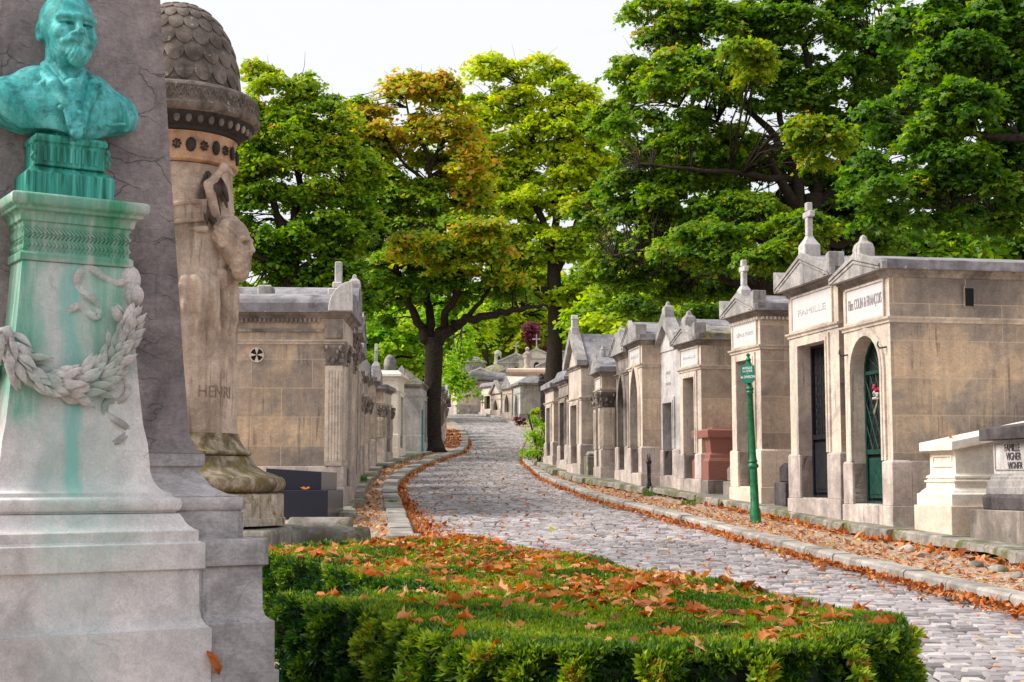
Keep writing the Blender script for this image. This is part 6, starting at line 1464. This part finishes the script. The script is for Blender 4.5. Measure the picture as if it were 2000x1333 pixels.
def sprigs(P,Nn,s,tone_):
    """each sprig: five narrow needles fanned round the outward direction"""
    n=len(P); Nn=Nn/np.linalg.norm(Nn,axis=1)[:,None]; out=[]; V=[];Rr=[]
    for k in range(5):
        d=Nn+rng.normal(0,.55,(n,3)); d/=np.linalg.norm(d,axis=1)[:,None]; r=rng.normal(0,1,(n,3)); t=np.cross(d,r); t/=np.linalg.norm(t,axis=1)[:,None]+1e-9
        L=s*rng.uniform(.6,1.3,n)[:,None]; w=L*.17; b=P+rng.normal(0,.004,(n,3))
        V.append(np.stack([b,b+d*L*.5+t*w,b+d*L,b+d*L*.5-t*w],1)); Rr.append(np.clip(tone_+rng.normal(0,.1,n)+.04*k,0,1))
    return np.concatenate(V),np.concatenate(Rr)
# top
x0,y0=hp.min(0);x1,y1=hp.max(0); n=85000; X=rng.uniform(x0,x1,n*3);Y=rng.uniform(y0,y1,n*3); m=inside(X,Y,hp); X=X[m][:n];Y=Y[m][:n]
keep=rng.uniform(0,1,len(X))<np.clip((9.5/Y)**2,0,1); X=X[keep];Y=Y[keep]
Z=hz_h(X,Y)-np.abs(rng.normal(0,.018,len(X))); P1=np.stack([X,Y,Z],1); N1=np.stack([rng.normal(0,.3,len(X)),rng.normal(0,.3,len(X)),np.ones(len(X))],1)
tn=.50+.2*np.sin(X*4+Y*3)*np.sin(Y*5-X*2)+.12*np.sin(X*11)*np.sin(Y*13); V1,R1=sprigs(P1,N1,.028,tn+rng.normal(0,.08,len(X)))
Vs=[V1];Rs=[R1]
for i in range(len(hp)):
    a,b=hp[i],hp[(i+1)%len(hp)]; L=np.linalg.norm(b-a); k=int(L*.65*(6500 if i<16 else 3200))
    if i<9 and False: k=int(k*.35)
    t=rng.uniform(0,1,k); h=rng.uniform(0,1,k); p=a[None]+(b-a)[None]*t[:,None]; d=(b-a)/L; nr=np.array([d[1],-d[0]])*(1 if area>0 else -1)
    s_=t*L; bulge=.035*np.sin(s_*7+h*5)+.035*np.sin(s_*12-h*9+i)+.03*np.sin(s_*27+h*17+i*2); o=bulge-.03*h**6-np.abs(rng.normal(0,.03,k))+.015
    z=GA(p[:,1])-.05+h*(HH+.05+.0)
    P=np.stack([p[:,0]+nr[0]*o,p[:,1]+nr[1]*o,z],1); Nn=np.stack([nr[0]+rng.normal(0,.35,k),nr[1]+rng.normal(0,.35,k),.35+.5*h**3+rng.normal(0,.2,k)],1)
    v,r=sprigs(P,Nn,.046,(.22 if i<16 else .0)+(.30 if i<16 else .12)*h**3+5.*np.clip(o,-.06,.06)+.14*rng.normal(0,1,k)); Vs.append(v);Rs.append(r)  # notch side needles darker: older foliage, plus narrow-notch shade put into the tone
V=np.concatenate(Vs)-ho; Rn=np.concatenate(Rs); nf=len(V)
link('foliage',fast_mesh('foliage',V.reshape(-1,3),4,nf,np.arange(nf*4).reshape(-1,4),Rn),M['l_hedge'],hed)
# ================================================================ single big dry leaves on the hedge
def dryleaf_mesh(seed):
    r=np.random.default_rng(seed); nu,nv=9,7; V=[]
    cu,cv,tw=r.choice([-1,1])*r.uniform(1.,2.3),r.choice([-1,1])*r.uniform(.5,1.4),r.uniform(-1.2,1.2)
    asp=r.uniform(.38,.7)
    for i in range(nu):
        u=i/(nu-1)*2-1; wv=math.sqrt(max(0,1-abs(u)**2.2))*(1+.18*math.sin(u*9+seed))
        for j in range(nv):
            v=j/(nv-1)*2-1; x=u*.5; y=v*.5*asp*wv+.02*r.normal(); z=cu*.55*y*y*4*.5+cv*.22*x*x*2+tw*.3*x*y*2+.035*math.cos(v*PI*2.5)*wv+.018*r.normal()
            V.append((x*(1-.25*abs(cv)*x*x),y*(1-.12*abs(cu)),z+.05))
    Fc=[(i*nv+j,(i+1)*nv+j,(i+1)*nv+j+1,i*nv+j+1) for i in range(nu-1) for j in range(nv-1)]
    b=len(V); V+=[(.46,-.006,.05),(.46,.006,.05),(.78,.01,.03+.05*cv),(.78,-.003,.03+.05*cv)]; Fc.append((b,b+1,b+2,b+3))
    me=bpy.data.meshes.new('dry_leaf'); me.from_pydata(V,[],Fc); me.polygons.foreach_set('use_smooth',np.ones(len(Fc),dtype=bool)); me.materials.append(M['dryobj']); me.update(); return me
DM=[dryleaf_mesh(s) for s in range(9)]
cand=[]; random.seed(5)
while len(cand)<290:
    # denser towards the road-side edge and the far end
    x,y=random.uniform(x0,x1),random.uniform(y0,y1)
    if not inside(np.array([x]),np.array([y]),hp)[0]: continue
    rowd=abs(x-float(np.interp(y,hp[[8,6,5,3],1],hp[[8,6,5,3],0])))
    pr_=.9 if rowd<.8 else .4
    if y<7.2: pr_*=.4
    if x<-.6 and y<9: pr_*=.35
    if random.random()<pr_: cand.append((x,y))
for i,(x,y) in enumerate(cand):
    o=bpy.data.objects.new('dry_leaf',DM[i%9]); C.objects.link(o); s=random.uniform(.075,.135)
    o.location=(x,y,float(hz_h(np.array([x]),np.array([y]))[0])+.012); o.rotation_euler=(random.gauss(0,.3),random.gauss(0,.3),random.uniform(0,6.28)); o.scale=(s,s*random.uniform(.7,1.1),s*random.uniform(.9,1.5))
    tag(o,'curled brown dry leaf lying on top of the clipped hedge','leaf','dry leaves on the hedge')
# the smaller leaves between them
n_=2600; X=rng.uniform(x0,x1,n_*3);Y=rng.uniform(y0,y1,n_*3); m=inside(X,Y,hp); X=X[m];Y=Y[m]
rd=np.abs(X-np.interp(Y,hp[[8,6,5,3],1],hp[[8,6,5,3],0])); pk=(np.where(rd<1.1,.9,.3)*np.where(Y<7.3,.35,1)*np.where((X<-.6)&(Y<9),.4,1)*(.35+.65*(np.sin(X*5+Y*2)*np.sin(Y*4-X)>-.2)))>rng.uniform(0,1,len(X)); X=X[pk][:1350];Y=Y[pk][:1350]
litter('leaf_litter',np.stack([X,Y,hz_h(X,Y)+.006],1),.060,M['dry'],'small orange brown leaf fragments sprinkled over the clipped hedge',.7,.28)
def onedry(label,loc,s,rot,k=2):
    o=bpy.data.objects.new('dry_leaf',DM[k]); C.objects.link(o); o.location=loc; o.rotation_euler=rot; o.scale=(s,s,s); return tag(o,label,'leaf')
c=np.array([CX,CY])+ (.56)*np.array([math.cos(TH),math.sin(TH)]) - (W_+.262)*np.array([-math.sin(TH),math.cos(TH)])
onedry('single orange dry leaf standing against the lower corner of the monument base',(-1.325,6.60,.645),.13,(R(75),R(62),R(25)),3)
p=at(1858,855,18.4); onedry('small orange leaf lying on the white sarcophagus lid',tuple(p),.12,(0,.2,1),1)
p=at(596,958,20.6); onedry('dry leaf lying on the dark granite grave',tuple(p+np.array([0,0,.01])),.15,(0,0,.3),4)
# ================================================================ light, sky, camera
world=bpy.data.worlds.new("World"); sc.world=world; world.use_nodes=True; nt=world.node_tree
for n_ in list(nt.nodes): nt.nodes.remove(n_)
N=NT(nt); SE,SA=R(42),R(-62)    # sun high, to the left and slightly behind the camera
sky=N.n('ShaderNodeTexSky'); sky.sky_type='NISHITA'; sky.sun_disc=False; sky.sun_elevation=SE; sky.sun_rotation=R(-97); sky.air_density=1.; sky.dust_density=4.; sky.ozone_density=1.
tcw=N.n('ShaderNodeTexCoord').outputs['Generated']
cl=N.noise(N.mapping(tcw,scale=(1,1,2.5)),2.2,5,.55,.3)
cloud=N.ramp(cl,[(.38,(4.7,4.85,5.25)),(.58,(5.9,5.95,6.1))])
mixc=N.mix(.9,sky.outputs[0],cloud)
bg=N.n('ShaderNodeBackground'); bg.inputs['Strength'].default_value=.105; N.l(mixc,bg.inputs['Color']); ow=N.n('ShaderNodeOutputWorld'); N.l(bg.outputs[0],ow.inputs['Surface'])
ld=bpy.data.lights.new('sun','SUN'); ld.energy=2.9; ld.angle=R(30); ld.color=(1,.95,.88); lo=bpy.data.objects.new('sun',ld); C.objects.link(lo)
d=Vector((math.cos(SE)*math.sin(R(-97)),math.cos(SE)*math.cos(R(-97)),math.sin(SE)))   # towards the sun: left and behind the camera
lo.rotation_euler=d.to_track_quat('Z','Y').to_euler()
cam=bpy.data.cameras.new('camera'); cam.sensor_width=36; cam.lens=36*2850/2000; cam.clip_end=2000; cam.clip_start=.1
co_=bpy.data.objects.new('camera',cam); C.objects.link(co_); co_.location=(0,0,EYE); co_.rotation_euler=(PI/2+PITCH,0,0); sc.camera=co_
sc.render.engine='CYCLES'; sc.cycles.use_denoising=True; sc.cycles.max_bounces=6; sc.cycles.diffuse_bounces=3; sc.cycles.transparent_max_bounces=4
sc.view_settings.view_transform='Standard'; sc.view_settings.look='None'; sc.view_settings.exposure=.75; sc.view_settings.gamma=1
sc.render.resolution_x=1024; sc.render.resolution_y=682
